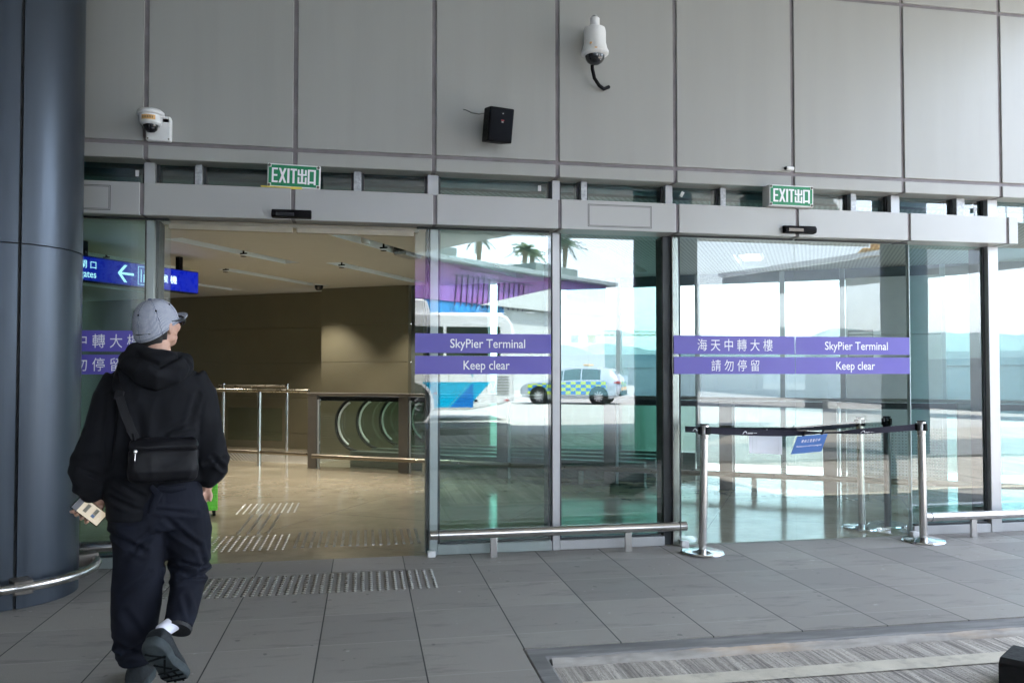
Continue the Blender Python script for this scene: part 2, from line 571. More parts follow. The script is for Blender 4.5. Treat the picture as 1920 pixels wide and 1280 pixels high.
def floor_mat():
    m, t, bs = nodes_of('polished_beige_stone')
    tc = N(t, 'ShaderNodeTexCoord')
    mp = N(t, 'ShaderNodeMapping')
    mp.inputs['Rotation'].default_value = (0, 0, R(31))
    t.links.new(tc.outputs['Object'], mp.inputs[0])
    sp = N(t, 'ShaderNodeSeparateXYZ')
    t.links.new(mp.outputs[0], sp.inputs[0])
    def ln(ax, P, off):
        f = math_(t, 'FRACT', math_(t, 'DIVIDE', math_(t, 'ADD', sp.outputs[ax], off), P))
        return math_(t, 'LESS_THAN', math_(t, 'MINIMUM', f, math_(t, 'SUBTRACT', 1.0, f)), .003 / P)
    l = math_(t, 'MAXIMUM', ln(0, 1.8, 100.3), ln(1, 1.2, 100.5))
    v = noise_(t, tc.outputs['Object'], 3.0, 7, .65)
    v2 = noise_(t, coords(t, (1, 3, 1), (0, 0, .6)), 4.0, 6, .7)
    c = mixc(t, ramp(t, v, .35, .65), (.30, .255, .18), (.40, .345, .255))
    c = mixc(t, ramp(t, v2, .5, .7, 0, .5), c, (.27, .22, .15))
    c = mixc(t, l, c, (.10, .085, .06))
    t.links.new(c, bs.inputs['Base Color'])
    bs.inputs['Roughness'].default_value = .12
    bs.inputs['Specular IOR Level'].default_value = .55
    return m
M['floor'] = floor_mat()
bl = [uv(-9, 2.6), uv(9.5, 2.25)]
sheet('floor', M['floor'], [(-6.3, -.018), (12, -.018), (bl[1].x + 3, bl[1].y + 1.0), (bl[1].x, bl[1].y), (bl[0].x, bl[0].y + .0), (-6.3, 11)], 0.0, .062)

# ceiling in the rotated grid, with recessed light slots
SL = []
for k in range(-3, 4):
    SL.append((-.54 + 1.83 * k, -3.1, -.95, .25))
for k in range(-3, 4):
    SL.append((.0 + 1.8 * k, -.82, 1.65, .25))
SL = [q for q in SL if abs(q[0] - 5.3) > .5]
SL.append((5.22, .25, 1.7, .36))
CZ = 2.85
def ceiling_part(us, mat, name):
    rects = [(u - wd / 2, u + wd / 2, v0, v1) for u, v0, v1, wd in SL if us[0] < u < us[1]]
    ub = sorted({us[0], us[1]} | {q for r in rects for q in r[:2]})
    vb = sorted({-9.0, 2.45} | {q for r in rects for q in r[2:]})
    mb, rv = MB(), MB()
    for a, b in zip(ub, ub[1:]):
        for c, d in zip(vb, vb[1:]):
            mu, mv = (a + b) / 2, (c + d) / 2
            if any(r[0] < mu < r[1] and r[2] < mv < r[3] for r in rects):
                continue
            q = [uv(a, c, CZ), uv(b, c, CZ), uv(b, d, CZ), uv(a, d, CZ)]
            if max(p.y for p in q) < .1:
                continue
            q = [Vector((p.x, max(p.y, .16), p.z)) for p in q]
            mb.add(q, [(0, 1, 2, 3)])
    for r in rects:
        a, b, c, d = r
        h = .20
        P = [uv(a, c, CZ), uv(b, c, CZ), uv(b, d, CZ), uv(a, d, CZ)]
        T = [p + Vector((0, 0, h)) for p in P]
        if min(p.y for p in P) < .2:
            continue
        rv.add(P + T, [(0, 1, 5, 4), (1, 2, 6, 5), (2, 3, 7, 6), (3, 0, 4, 7), (4, 5, 6, 7)])
    c = tag(mb.build(name, mat, smooth=0, recalc=False), kind='structure')
    tag(rv.build(name + '_recess', M['slot'], smooth=0, recalc=False), kind='structure')
    return c
def perf_mat():
    m, t, bs = nodes_of('perforated_ceiling')
    tc = N(t, 'ShaderNodeTexCoord')
    mp = N(t, 'ShaderNodeMapping')
    mp.inputs['Rotation'].default_value = (0, 0, R(31))
    t.links.new(tc.outputs['Object'], mp.inputs[0])
    sp = N(t, 'ShaderNodeSeparateXYZ')
    t.links.new(mp.outputs[0], sp.inputs[0])
    def cell(ax):
        f = math_(t, 'FRACT', math_(t, 'MULTIPLY', sp.outputs[ax], 1 / .045))
        return math_(t, 'POWER', math_(t, 'SUBTRACT', f, .5), 2)
    d = math_(t, 'ADD', cell(0), cell(1))
    hole = math_(t, 'LESS_THAN', d, .09)
    c = mixc(t, hole, (.42, .44, .42), (.20, .215, .21))
    t.links.new(c, bs.inputs['Base Color'])
    bs.inputs['Roughness'].default_value = .6
    return m
M['perf'] = perf_mat()
ceiling_part((-9, 2.75), M['ceil'], 'ceiling')
ceiling_part((2.75, 12), M['perf'], 'perforated_ceiling')

# back wall in the rotated grid: far left bay, projecting bay, right bay with a slit window, then glazing
def panel_wall(name, u0, u1, v, z1, th=.12, n=5, mat=None):
    mb = MB()
    zs = [0.0] + [.28 + (z1 - .28) * k / (n - 1) for k in range(n)]
    for a, b in zip(zs, zs[1:]):
        mb.box(u0, u1, v, v + th, a + .002, b - .004, UVM)
    mb.box(u0 + .01, u1 - .01, v + .012, v + th - .01, 0, z1, UVM)
    return tag(mb.build(name, mat or M['olive'], bevel=.003, smooth=0), kind='structure')
panel_wall('back_wall', -9, -1.85, 2.4, CZ)
panel_wall('back_wall_projection', -2.05, -.35, 1.95, CZ)
panel_wall('back_wall_side', -.12, .98, 2.2, CZ)
panel_wall('back_wall_end', 1.14, 2.0, 2.2, CZ)
tag(MB().box(-.345, -.125, 2.05, 2.2, 0, CZ - .002, UVM).build('back_wall_pilaster', pbr('grey_pilaster', (.12, .13, .115), .4), smooth=0), kind='structure')
tag(MB().box(-6.4, -6.25, 0, 11.5, 0, 3.0).build('left_wall', M['olive'], smooth=0), kind='structure')

# glazing along the rear of the hall
rg_ = thing('rear_window_wall', 'full height rear glazing of the hall seen through the front glass, open deck beyond', 'window wall')
us = [2.0, 3.15, 4.35, 5.55, 6.35, 7.6, 8.9, 10.2, 11.6]
for a in us:
    MB().box(a - .035, a + .035, 2.2, 2.32, 0, CZ, UVM).build('mullion', pbr('rear_mullion', (.30, .34, .36), .4, .2), rg_, .004)
MB().box(2.0, 11.6, 2.205, 2.315, 2.70, CZ - .003, UVM).build('head_beam', pbr('rear_head', (.06, .085, .09), .5), rg_)
for a, b in zip(us, us[1:]):
    MB().box(a + .036, b - .036, 2.255, 2.265, .05, 2.70, UVM).build('pane', M['glass_r'], rg_, smooth=0)
# grey clad pier with a louvre grille standing in the rear glazing
pr = thing('clad_pier', 'wide grey clad pier with louvre grille behind the closed glass doors', 'pier')
mb = MB()
for z0, z1 in ((0, .95), (.956, 1.9), (1.906, 2.69)):
    mb.box(6.39, 7.56, 2.02, 2.19, z0, z1, UVM)
mb.build('wall', pbr('pier_grey', (.40, .43, .44), .45, var=.05), pr, .004)
mb = MB()
for k in range(9):
    mb.box(6.42, 6.72, 1.99, 2.019, 1.52 + .05 * k, 1.545 + .05 * k, UVM)
mb.build('louvre', pbr('louvre_grey', (.3, .31, .31), .5), pr)
MB().box(6.41, 6.73, 2.012, 2.0195, 1.50, 1.97, UVM).build('louvre_backing', M['black_gap'], pr)
# ------------------------------------------------------------------ the terminal front
B = thing('terminal_building', 'grey clad terminal front with glass sliding doors under purple sign bands', 'building')
PX = [-1.547, -.513, .507, 1.47, 2.441, 3.468, 4.485, 5.434]
PX = [-6.7, -5.67, -4.63, -3.6, -2.58] + PX + [6.45, 7.47, 8.5]
g = .0165
mb = MB()
for a, b in zip(PX, PX[1:]):
    for z0, z1 in ((2.918, 3.015), (3.045, 4.516), (4.546, 5.6)):
        mb.box(a + g, b - g, -.16, -.13, z0, z1)
wall = mb.build('wall', M['clad'], B, .004, smooth=0)
MB().box(PX[0], PX[-1], -.145, -.128, 2.93, 5.6).box(PX[0], PX[-1], -.128, .1, 2.922, 5.6).build('panel_joint', M['joint'], wall, smooth=0)
mb = MB()
for a, b in zip(PX, PX[1:]):
    mb.box(a + g, b - g, -.129, .03, 2.9185, 2.9216)
mb.build('soffit', M['clad'], B, smooth=0)
# door header
HX = [-6.7, -5.6, -4.6, -3.6, -2.58, -1.558, -.524, .512, 1.477, 2.442, 3.478, 4.506, 5.456, 5.575]
mb = MB()
for a, b in zip(HX, HX[1:]):
    mb.box(a + .014, b - .014, -.2, .06, 2.507, 2.738)
hd = mb.build('door_header', M['clad2'], B, .004, smooth=0)
MB().box(HX[0], HX[-1] - .02, -.188, .05, 2.513, 2.733).build('header_joint', M['joint'], hd, smooth=0)
for x0, x1 in ((-2.1, -1.767), (1.707, 2.22)):
    mb = MB()
    for q in ((x0, x1, 2.536, 2.541), (x0, x1, 2.699, 2.704), (x0, x0 + .005, 2.5412, 2.6988), (x1 - .005, x1, 2.5412, 2.6988)):
        mb.box(q[0], q[1], -.2012, -.199, q[2], q[3])
    mb.box(x0 + .008, x1 - .008, -.2022, -.199, 2.544, 2.696)
    mb.build('access_hatch', M['clad2'], hd, smooth=0)
    MB().box(x0 - .004, x1 + .004, -.2006, -.1995, 2.532, 2.708).build('hatch_gap', M['black_gap'], hd, smooth=0)
# mullions
MUL = [(-2.66, -2.58), (-1.562, -1.508), (.488, .55), (1.453, 1.514), (5.394, 5.497), (7.5, 7.6)]
for a, b in MUL:
    m_ = MB().box(a, b, -.045, .10, 0, 2.506).build('mullion', M['alu'], B, .004)
    MB().box(a - .022, b + .022, .0, .16, .004, 2.505).build('gasket', M['dark_alu'], m_, smooth=0)
m_ = MB().box(2.448, 2.505, -.06, .10, 0, 2.506).build('mullion', M['steel'], B, .006)
MB().box(2.385, 2.447, -.02, .14, .004, 2.505).box(2.506, 2.522, -.05, .1, .004, 2.505).build('gasket', M['dark_alu'], m_, smooth=0)
MB().box(4.628, 4.639, -.02, .02, 0, 2.506).build('mullion', pbr('clear_edge', (.45, .55, .55), .2, .2), B, .004)
# fixed windows with sills
for a, b in ((-6.7, -2.66), (-2.58, -1.562), (.55, 1.453), (1.514, 2.385), (4.64, 5.394), (5.497, 7.5)):
    w_ = MB().box(a + .001, b - .001, -.04, .06, 0.001, .075).build('window', M['alu'], B, .003)
    MB().box(a + .023, b - .023, -.02, .05, .076, .092).build('window_gasket', M['dark_alu'], w_, smooth=0)
    MB().box(a + .0005, b - .0005, .004, .014, .0925, 2.505).build('pane', M['glass_t'], w_, smooth=0)
# clerestory
CP = [(-2.62, -2.56, 'alu'), (-1.581, -1.508, 'alu'), (-1.232, -1.183, 'galv'), (-.091, -.035, 'galv'), (.467, .55, 'alu'), (1.453, 1.514, 'alu'), (1.689, 1.738, 'galv'),
      (2.40, 2.46, 'alu'), (2.878, 2.925, 'galv'), (4.064, 4.115, 'galv'), (4.445, 4.527, 'alu'), (5.085, 5.165, 'galv'), (5.394, 5.491, 'alu'), (7.5, 7.6, 'alu')]
for a, b, k in CP:
    p_ = MB().box(a, b, -.05, .05, 2.7385, 2.918).build('clerestory_post', M[k], B, .002)
    MB().box(a - .02, b + .02, .0, .1, 2.7387, 2.9178).build('gasket', M['dark_alu'], p_, smooth=0)
for (a0, a, _), (b, b1, _) in zip(CP, CP[1:]):
    c_ = MB().box(a + .021, b - .021, .012, .022, 2.7387, 2.9178).build('clerestory_window', M['glass_k'] if b < 1.0 else M['glass_t'], B, smooth=0)  # right panes take lighter glass to carry the brighter sky there
for x, z, t_ in ((-1.64, 2.845, 0), (1.36, 2.86, 0), (2.56, 2.86, .5), (5.3, 2.83, 0)):
    MB().box(-.012, .012, -.006, .004, -.022, .022, Matrix.Translation((x, -.004, z)) @ Matrix.Rotation(t_, 4, 'Y')).build('contact_sensor', M['white_p'], B)
MB().box(PX[0], PX[-1], .1, .3, 2.86, 5.6).build('upper_wall_core', M['joint'], B, smooth=0)

# sliding doors: part > pane, sign bands, lettering
ROT0 = Matrix.Identity(4)
def leaf(x0, x1, words, label, open_):
    d = MB().box(x0 + .012, x1 - .012, -.095, -.065, 2.494, 2.506).build('sliding_door', M['dark_alu'], B, .003)
    d['label'] = label
    MB().box(x0, x1, -.086, -.074, .006, 2.4935).build('pane', M['glass_c'], d, smooth=0)
    bands = ((1.545, 1.694), (1.383, 1.522))
    for (z0, z1), wd in zip(bands, words):
        MB().box(x0 + .001, x1 - .001, -.0885, -.0875, z0, z1).build('sign_band', M['band'], d, smooth=0)
        zh = wd[2] if len(wd) > 2 else .07
        text('lettering', wd[0], M['white'], d, zh, wd[1], ((x0 + x1) / 2 + (wd[3] if len(wd) > 3 else 0), -.0898, (z0 + z1) / 2), bold=wd[4] if len(wd) > 4 else .006)
    return d
EN = (('SkyPier Terminal', .585, .068, .03), ('Keep clear', .36, .068, .02))
CN = (('海 天 中 轉 大 樓', .66, .098, 0, 0), ('請 勿 停 留', .42, .094, 0, 0))
leaf(-2.45, -1.387, CN, 'open left door leaf with Chinese lettering, half hidden by the column', True)
leaf(.372, 1.434, EN, 'open door leaf lettered in English, slid in front of a fixed window', True)
leaf(2.45, 3.512, CN, 'closed door leaf lettered in Chinese', False)
leaf(3.516, 4.578, EN, 'closed door leaf lettered in English', False)
# door tracks and guide blocks
MB().box(-1.45, .40, -.055, .05, 2.47, 2.506).box(-1.40, -.535, -.10, -.056, 2.43, 2.468).box(-.505, .36, -.10, -.056, 2.43, 2.468).build('door_track', pbr('track_beige', (.32, .28, .21), .4, .3), B, .002)
for x in (.50, -1.50, 2.53, 4.60):
    MB().box(x - .03, x + .03, -.115, -.065, .001, .045).build('door_guide', M['white_p'], B, .004)

# canopy over the drop-off
lw = MB().box(-16, -7.6, -15, -.17, -.06, 4.79).build('unseen_shade_wing', M['clad'], B, .01)  # unseen block added to darken the left end of the front
canopy = tag(MB().prism([(-40, -.165), (6.6, -.165), (6.4, -2.6), (8.6, -7.5), (13.5, -13.6), (3.6, -13.4), (1.8, -16.3), (-3, -24), (-6, -45), (-40, -45)], 'z', 4.8, 5.3).build('canopy', pbr('canopy_soffit', (.50, .51, .49), .6, var=.06, scale=1), smooth=0), 'wide flat grey canopy reflected at the top of the glass', 'canopy')
ro = tag(MB().prism([(-30, -.12), (8.5, -.12), (14, 1.5), (3, 9.0), (-6, 13), (-30, 13)], 'z', 3.1, 3.4).build('roof_slab', M['joint'], smooth=0), kind='structure')

# round column at the left, with bumper ring
def round_column(x, y, r, label, rot, ring=True):
    c = thing('round_column', label, 'column', (x, y, 0), 0, 'round blue-grey columns')
    mb = MB()
    n = 56
    gaps = [rot, rot + math.pi]
    for z0, z1 in ((.003, 2.16), (2.168, 4.8)):
        for gA in gaps:
            a0, a1 = gA + .022, gA + math.pi - .022
            o = len(mb.v)
            m = n // 2
            for rr in (r, r - .03):
                for z in (z0, z1):
                    for k in range(m + 1):
                        a = a0 + (a1 - a0) * k / m
                        mb.v.append((rr * math.cos(a), rr * math.sin(a), z))
            q = m + 1
            for k in range(m):
                mb.f.append((o + k, o + k + 1, o + q + k + 1, o + q + k))
                mb.f.append((o + 2 * q + k, o + 2 * q + k + 1, o + 3 * q + k + 1, o + 3 * q + k))
                mb.f.append((o + k, o + k + 1, o + 2 * q + k + 1, o + 2 * q + k))
                mb.f.append((o + q + k, o + q + k + 1, o + 3 * q + k + 1, o + 3 * q + k))
            for k in (0, m):
                mb.f.append((o + k, o + q + k, o + 3 * q + k, o + 2 * q + k))
    mb.build('cladding', M['column'], c, smooth=30)
    MB().lathe([(r - .028, .002), (r - .028, 4.799)], n=40).build('core', M['black_gap'], c)
    if ring:
        rr = r + .105
        pts = [(rr * math.cos(2 * math.pi * k / 48), rr * math.sin(2 * math.pi * k / 48), .15) for k in range(49)]
        rg = MB().tube(pts, .029, 14, cap=False).build('bumper_ring', M['steel'], c)
        for k in range(4):
            a = rot + .05 + k * math.pi / 2
            MB().box(r - .01, rr + .02, -.05, .05, .11, .19, Matrix.Rotation(a, 4, 'Z')).build('ring_bracket', M['brown'], rg, .006)
    return c
# gap direction of the big column: towards px 113
CXY = (-2.235, -.64)
round_column(*CXY, .42, 'big round blue-grey metal column with steel bumper ring at the left edge', R(-60))
round_column(4.83, -6.3, .48, 'round column standing on the median, seen only as a reflection in the window', R(20), False)
round_column(9.2, -6.3, .43, 'round column farther along the median, seen only as a reflection in the closed doors', R(20), False)

# low guard rails outside
def guard_rail(x0, x1, posts, y, label):
    t = thing('guard_rail', label, 'guard rail', (x0, y, 0), 0, 'low steel guard rails along the glass front')
    MB().tube([(0, 0, .185), (x1 - x0, 0, .185)], .036, 18).build('rail', M['steel'], t)
    for e in (.06, x1 - x0 - .06):
        MB().tube([(e - .004, 0, .185), (e + .004, 0, .185)], .0372, 18).build('rail_ring', M['dark_alu'], t)
    for p in posts:
        MB().box(p - x0 - .026, p - x0 + .026, -.014, .014, .0, .16).build('post', M['steel'], t, .003)
    return t
guard_rail(.484, 2.50, (.96, 2.02), -.2, 'long low steel guard rail before the two fixed windows')
guard_rail(4.61, 7.4, (5.08, 6.14, 7.2), -.2, 'low steel guard rail right of the closed doors')
guard_rail(-2.0, -1.45, (-1.6,), -.16, 'short low guard rail between the big column and the open doorway')

# ------------------------------------------------------------------ things on the wall
def exit_sign(x, y, z, wd, ht, dp, label, tilt):
    t = thing('exit_sign', label, 'exit sign', (x, y, z), 0, 'green EXIT signs over the doors')
    t.rotation_euler = (0, tilt, 0)
    MB().box(-wd / 2, wd / 2, -dp / 2, dp / 2, 0, ht).build('housing', M['white_p'], t, .004)
    c = .022
    def cut(w2, h2, c):
        return [(-w2 + c, -h2), (w2 - c, -h2), (w2 - c, -h2 + c), (w2, -h2 + c), (w2, h2 - c), (w2 - c, h2 - c), (w2 - c, h2), (-w2 + c, h2), (-w2 + c, h2 - c), (-w2, h2 - c), (-w2, -h2 + c), (-w2 + c, -h2 + c)]
    f = MB().prism([(x_, z_ + ht / 2) for x_, z_ in cut(wd / 2 - .010, ht / 2 - .010, .018)], 'y', -dp / 2 - .003, -dp / 2 + .001).build('face_panel', M['green'], t, smooth=0)
    L = MB()
    W, H = wd * .83, ht * .62
    X0, Z0 = -W / 2, ht / 2 - H / 2
    yb, yf = -dp / 2 - .005, -dp / 2 - .001
    def bar(a, b, c_, d):
        L.box(X0 + a * W, X0 + b * W, yb, yf, Z0 + c_ * H, Z0 + d * H)
    s = .042
    bar(0, s, 0, 1); bar(s, .135, .88, 1); bar(s, .125, .44, .56); bar(s, .135, 0, .12)           # E
    for p in (((.155, 0), (.205, 0), (.33, 1), (.28, 1)), ((.28, 0), (.33, 0), (.205, 1), (.155, 1))):   # X
        L.prism([(X0 + a * W, Z0 + b * H) for a, b in p], 'y', yb + (.0005 if p[0][0] > .2 else 0), yf)
    bar(.35, .40, 0, 1)                                                                              # I
    bar(.42, .565, .88, 1); bar(.468, .517, 0, .88)                                                  # T
    bar(.66, .71, 0, 1)                                                                              # 出
    bar(.585, .625, .56, .96); bar(.75, .79, .56, .96); bar(.625, .66, .56, .67); bar(.71, .75, .56, .67)
    bar(.585, .625, .0, .45); bar(.75, .79, -.03, .45); bar(.625, .66, .0, .11); bar(.71, .75, .0, .11)
    bar(.815, .857, -.04, 1); bar(.955, 1.0, -.04, 1); bar(.857, .955, .88, 1); bar(.857, .955, .06, .18)  # 口
    L.build('lettering', M['white'], t, smooth=0)
    for sx in (-1, 1):
        for sz in (-1, 1):
            MB().lathe([(.010, 0), (.010, .003), (.006, .006)], n=14, mtx=Matrix.Translation((sx * (wd / 2 - .014), -dp / 2 - .001, ht / 2 + sz * (ht / 2 - .014))) @ Matrix.Rotation(R(90), 4, 'X')).build('screw', M['brown'], t)
    return t
e1 = exit_sign(-.52, -.17, 2.742, .375, .172, .05, 'green EXIT sign with yellow tape under it, over the open doorway', R(1.2))
MB().box(-.23, .02, -.034, -.02, -.006, .003).box(-.02, .06, -.036, -.018, -.010, .006).build('yellow_tape', M['hazard'], e1, .001)
exit_sign(3.40, -.19, 2.742, .387, .172, .12, 'green EXIT sign over the closed doors', R(.4))

def motion_sensor(x, z, label):
    t = thing('motion_sensor', label, 'motion sensor', (x, -.2, z), 0, 'black door motion sensors')
    P = [(0, -.032), (0, .032), (-.035, .030), (-.055, .008), (-.05, -.026)]
    MB().prism(P, 'x', -.14, .14).build('housing', M['black_p'], t, .006)
    MB().prism([(-.0365, .026), (-.0567, .004), (-.0517, -.02), (-.045, -.02)], 'x', -.11, .02).build('lens_cover', M['dome'], t)
motion_sensor(-.53, 2.545, 'black motion sensor bar over the open doorway')
motion_sensor(3.485, 2.56, 'black motion sensor bar over the closed doors')

# wall speaker
sp = thing('wall_speaker', 'black box loudspeaker tilted down on the grey wall', 'speaker', (.945, -.16, 3.255), 0)
SM = Matrix.Translation((.02, -.16, -.01)) @ Matrix.Rotation(R(14), 4, 'Z') @ Matrix.Rotation(R(12), 4, 'X')
MB().prism([(-.098, -.08), (.098, -.08), (.082, .08), (-.082, .08)], 'z', -.125, .125, SM).build('cabinet', M['black_p'], sp, .008)
MB().box(-.088, .088, -.0845, -.0805, -.113, .113, SM).build('grille', pbr('speaker_grille', (.005, .006, .009), .65, bmp=.4, bscale=900, spec=.08), sp, .003)
MB().box(-.005, .018, -.0862, -.0846, .03, .036, SM).build('badge', M['red'], sp)
MB().box(-.001, .014, -.0862, -.0846, .016, .026, SM).box(.002, .01, -.0862, -.0846, .078, .085, SM).build('badge_plate', pbr('badge_grey', (.3, .3, .3), .4), sp)
MB().tube([(0, 0, 0), (0, -.06, 0), (.02, -.12, -.01)], .02, 12).box(-.05, .05, -.012, 0, -.05, .05).build('bracket', M['black_p'], sp)
MB().tube([(-.05, -.1, .1), (-.1, -.05, .105), (-.15, -.01, .125), (-.19, -.005, .145), (-.215, -.004, .15)], .004, 8).build('cable', pbr('grey_cable', (.2, .2, .19), .6), sp)

# pan-tilt camera on its bracket
pc = thing('pan_tilt_camera', 'white pan tilt security camera with black conduit, high on the wall', 'security camera', (1.745, -.16, 3.92), 0)
CB = Vector((-.035, -.22, 0))
body = [(.0, .175), (.028, .175), (.036, .168), (.036, .112), (.05, .105), (.078, .09), (.084, .06), (.084, -.02), (.094, -.065), (.104, -.085), (.104, -.105), (.082, -.12), (.0, -.12)][::-1]
MB().lathe(body, CB, 36).build('housing', M['white_p'], pc)
MB().lathe([(.0, .195), (.018, .192), (.02, .176)][::-1], CB, 20).build('cap', M['galv'], pc)
MB().lathe([(.0, -.188), (.03, -.182), (.055, -.166), (.07, -.145), (.074, -.1195)], CB, 32).build('dome', M['dome'], pc)
MB().lathe([(.0, -.173), (.02, -.165), (.03, -.15), (.03, -.1205)], CB + Vector((.02, -.03, 0)), 20).build('lens', M['galv'], pc)
MB().tube([(0, -.02, .06), (0, -.1, .06), tuple(CB + Vector((0, .07, .06)))], .03, 14).box(-.06, .06, -.02, 0, -.03, .15).build('wall_bracket', M['white_p'], pc, .004)
MB().tube([(-.04, -.16, -.13), (-.035, -.15, -.19), (-.01, -.12, -.25), (.04, -.08, -.29), (.09, -.04, -.30), (.14, -.01, -.27)], .014, 12).build('conduit', M['black_p'], pc)
MB().box(-.065, -.045, -.323, -.318, -.098, -.088).box(-.10, -.085, -.318, -.30, -.06, -.052).build('sticker', M['orange'], pc)

# small dome camera on a back box
dc = thing('dome_camera', 'white dome security camera with orange sticker near the big column', 'security camera', (-1.45, -.16, 3.13), 0)
MB().box(-.085, .085, -.05, 0, -.095, .075).build('back_box', M['white_p'], dc, .012)
MB().prism([(-.05 - .0, .03), (0, .03), (0, .085), (-.05, .085)], 'x', -.08, .08).build('arm_plate', M['white_p'], dc, .01)
MB().lathe([(0, .095), (.07, .094), (.088, .08), (.09, .06), (.078, .052), (.072, .0), (.06, -.012), (0, -.012)][::-1], (-.03, -.13, 0), 36).build('housing', M['white_p'], dc)
MB().lathe([(0, -.062), (.025, -.057), (.042, -.042), (.05, -.0125)], (-.03, -.13, 0), 28).build('dome', M['dome'], dc)
st = MB()
for k in range(14):
    a0, a1 = R(-125 + 5 * k), R(-120 + 5 * k)
    st.add([(-.03 + .0785 * math.cos(a), -.13 + .0785 * math.sin(a), z) for a in (a0, a1) for z in (.012, .044)], [(0, 1, 3, 2)])
st.build('sticker', M['orange'], dc)
st = MB()
for k in range(7):
    a0, a1 = R(-118 + 8 * k), R(-114.5 + 8 * k)
    st.add([(-.03 + .0792 * math.cos(a), -.13 + .0792 * math.sin(a), z) for a in (a0, a1) for z in (.02, .036)], [(0, 1, 3, 2)])
st.build('sticker_print', M['brown'], dc)
for sx in (-.07, .07):
    MB().lathe([(.006, 0), (.006, .002)], n=10, mtx=Matrix.Translation((sx, -.05, -.08)) @ Matrix.Rotation(R(90), 4, 'X')).build('screw', M['brown'], dc)

dv = thing('wall_detector', 'tiny white detector at the bottom of the wall above the closed doors', 'detector', (3.43, -.16, 3.072), 0)
MB().tube([(-.03, -.02, 0), (.03, -.02, -.004)], .016, 14).build('housing', M['white_p'], dv)
MB().lathe([(.013, 0), (.013, .012)], n=14, mtx=Matrix.Translation((-.035, -.01, 0)) @ Matrix.Rotation(R(90), 4, 'X')).build('sensor_eye', M['black_p'], dv)

# ------------------------------------------------------------------ tactile strips
def tactile(name, label, x0, x1, y0, y1, px, py, bars=False, group='steel tactile strips', base=False, mtx=None, r=.0125):
    if bars:
        t = thing(name, label, 'tactile strip', ((x0 + x1) / 2, (y0 + y1) / 2, 0), 0, group)
        nx, ny = int(round((x1 - x0) / px)), int(round((y1 - y0) / py))
        for i in range(nx):
            mb = MB()
            x = x0 + (i + .5) * px - (x0 + x1) / 2
            for j in range(ny):
                y = -(y1 - y0) / 2 + j * py
                mb.box(x - .011, x + .011, y + .002, y + py - .002, .0005, .006)
            mb.box(x - .0105, x + .0105, -(y1 - y0) / 2 + .003, (y1 - y0) / 2 - .003, .0004, .004)
            mb.build('bar', M['strip'], t, smooth=30)
        return t
    nx, ny = int(round((x1 - x0) / px)), int(round((y1 - y0) / py))
    pts = [(x0 + (i + .5) * px, y0 + (j + .5) * py) for i in range(nx) for j in range(ny)]
    return stud_strip(name, label, pts, r, group)
def stud_strip(name, label, pts, r, group, n=8):
    """the hundred studs nearest the camera are parts of their own, the rest one part"""
    cx, cy_ = sum(p[0] for p in pts) / len(pts), sum(p[1] for p in pts) / len(pts)
    t = thing(name, label, 'tactile strip', (cx, cy_, 0), 0, group)
    pts = sorted(pts, key=lambda p: (p[0] - camo.location.x) ** 2 + (p[1] - camo.location.y) ** 2)
    prof = [(r, .0005), (r * .92, .003), (r * .6, .0055)]
    first = None
    for x, y in pts[:100]:
        if first is None:
            first = MB().lathe(prof, n=n).build('stud', M['strip'], t, smooth=30)
            o = first
        else:
            o = first.copy()
            COL.objects.link(o)
            o.parent = t
        o.location = (x - cx, y - cy_, 0)
    if len(pts) > 100:
        mb = MB()
        for x, y in pts[100:]:
            mb.lathe(prof, (x - cx, y - cy_, 0), n)
        tag(mb.build('stud', M['strip'], t, smooth=30), kind='stuff')
    return t
tactile('tactile_strip', 'long tactile strip of steel studs on the grey pavement before the open doorway', -1.35, .47, -.97, -.46, .0525, .051, r=.016)
tactile('tactile_strip', 'tactile studs inside the doorway, nearest the walking person', -1.42, -.62, .36, .98, .058, .062)
tactile('tactile_strip', 'tactile bars just inside the doorway, nearest the fixed window', -.58, .46, .42, 1.02, .062, .075, bars=True)
tactile('tactile_strip', 'four dark tactile bars leading from the doorway into the hall', -1.12, -.80, 1.06, 2.0, .085, .19, bars=True)
tactile('tactile_strip', 'small pad of tactile studs at the end of the four bars', -1.27, -.66, 2.06, 2.68, .061, .062)
# ------------------------------------------------------------------ hall: balustrade, rails, moving walkways
UVROT = math.atan2(U.y, U.x)
def uthing(name, label, cat, u, v, z=0, group=None):
    p = uv(u, v, z)
    return thing(name, label, cat, tuple(p), UVROT, group)

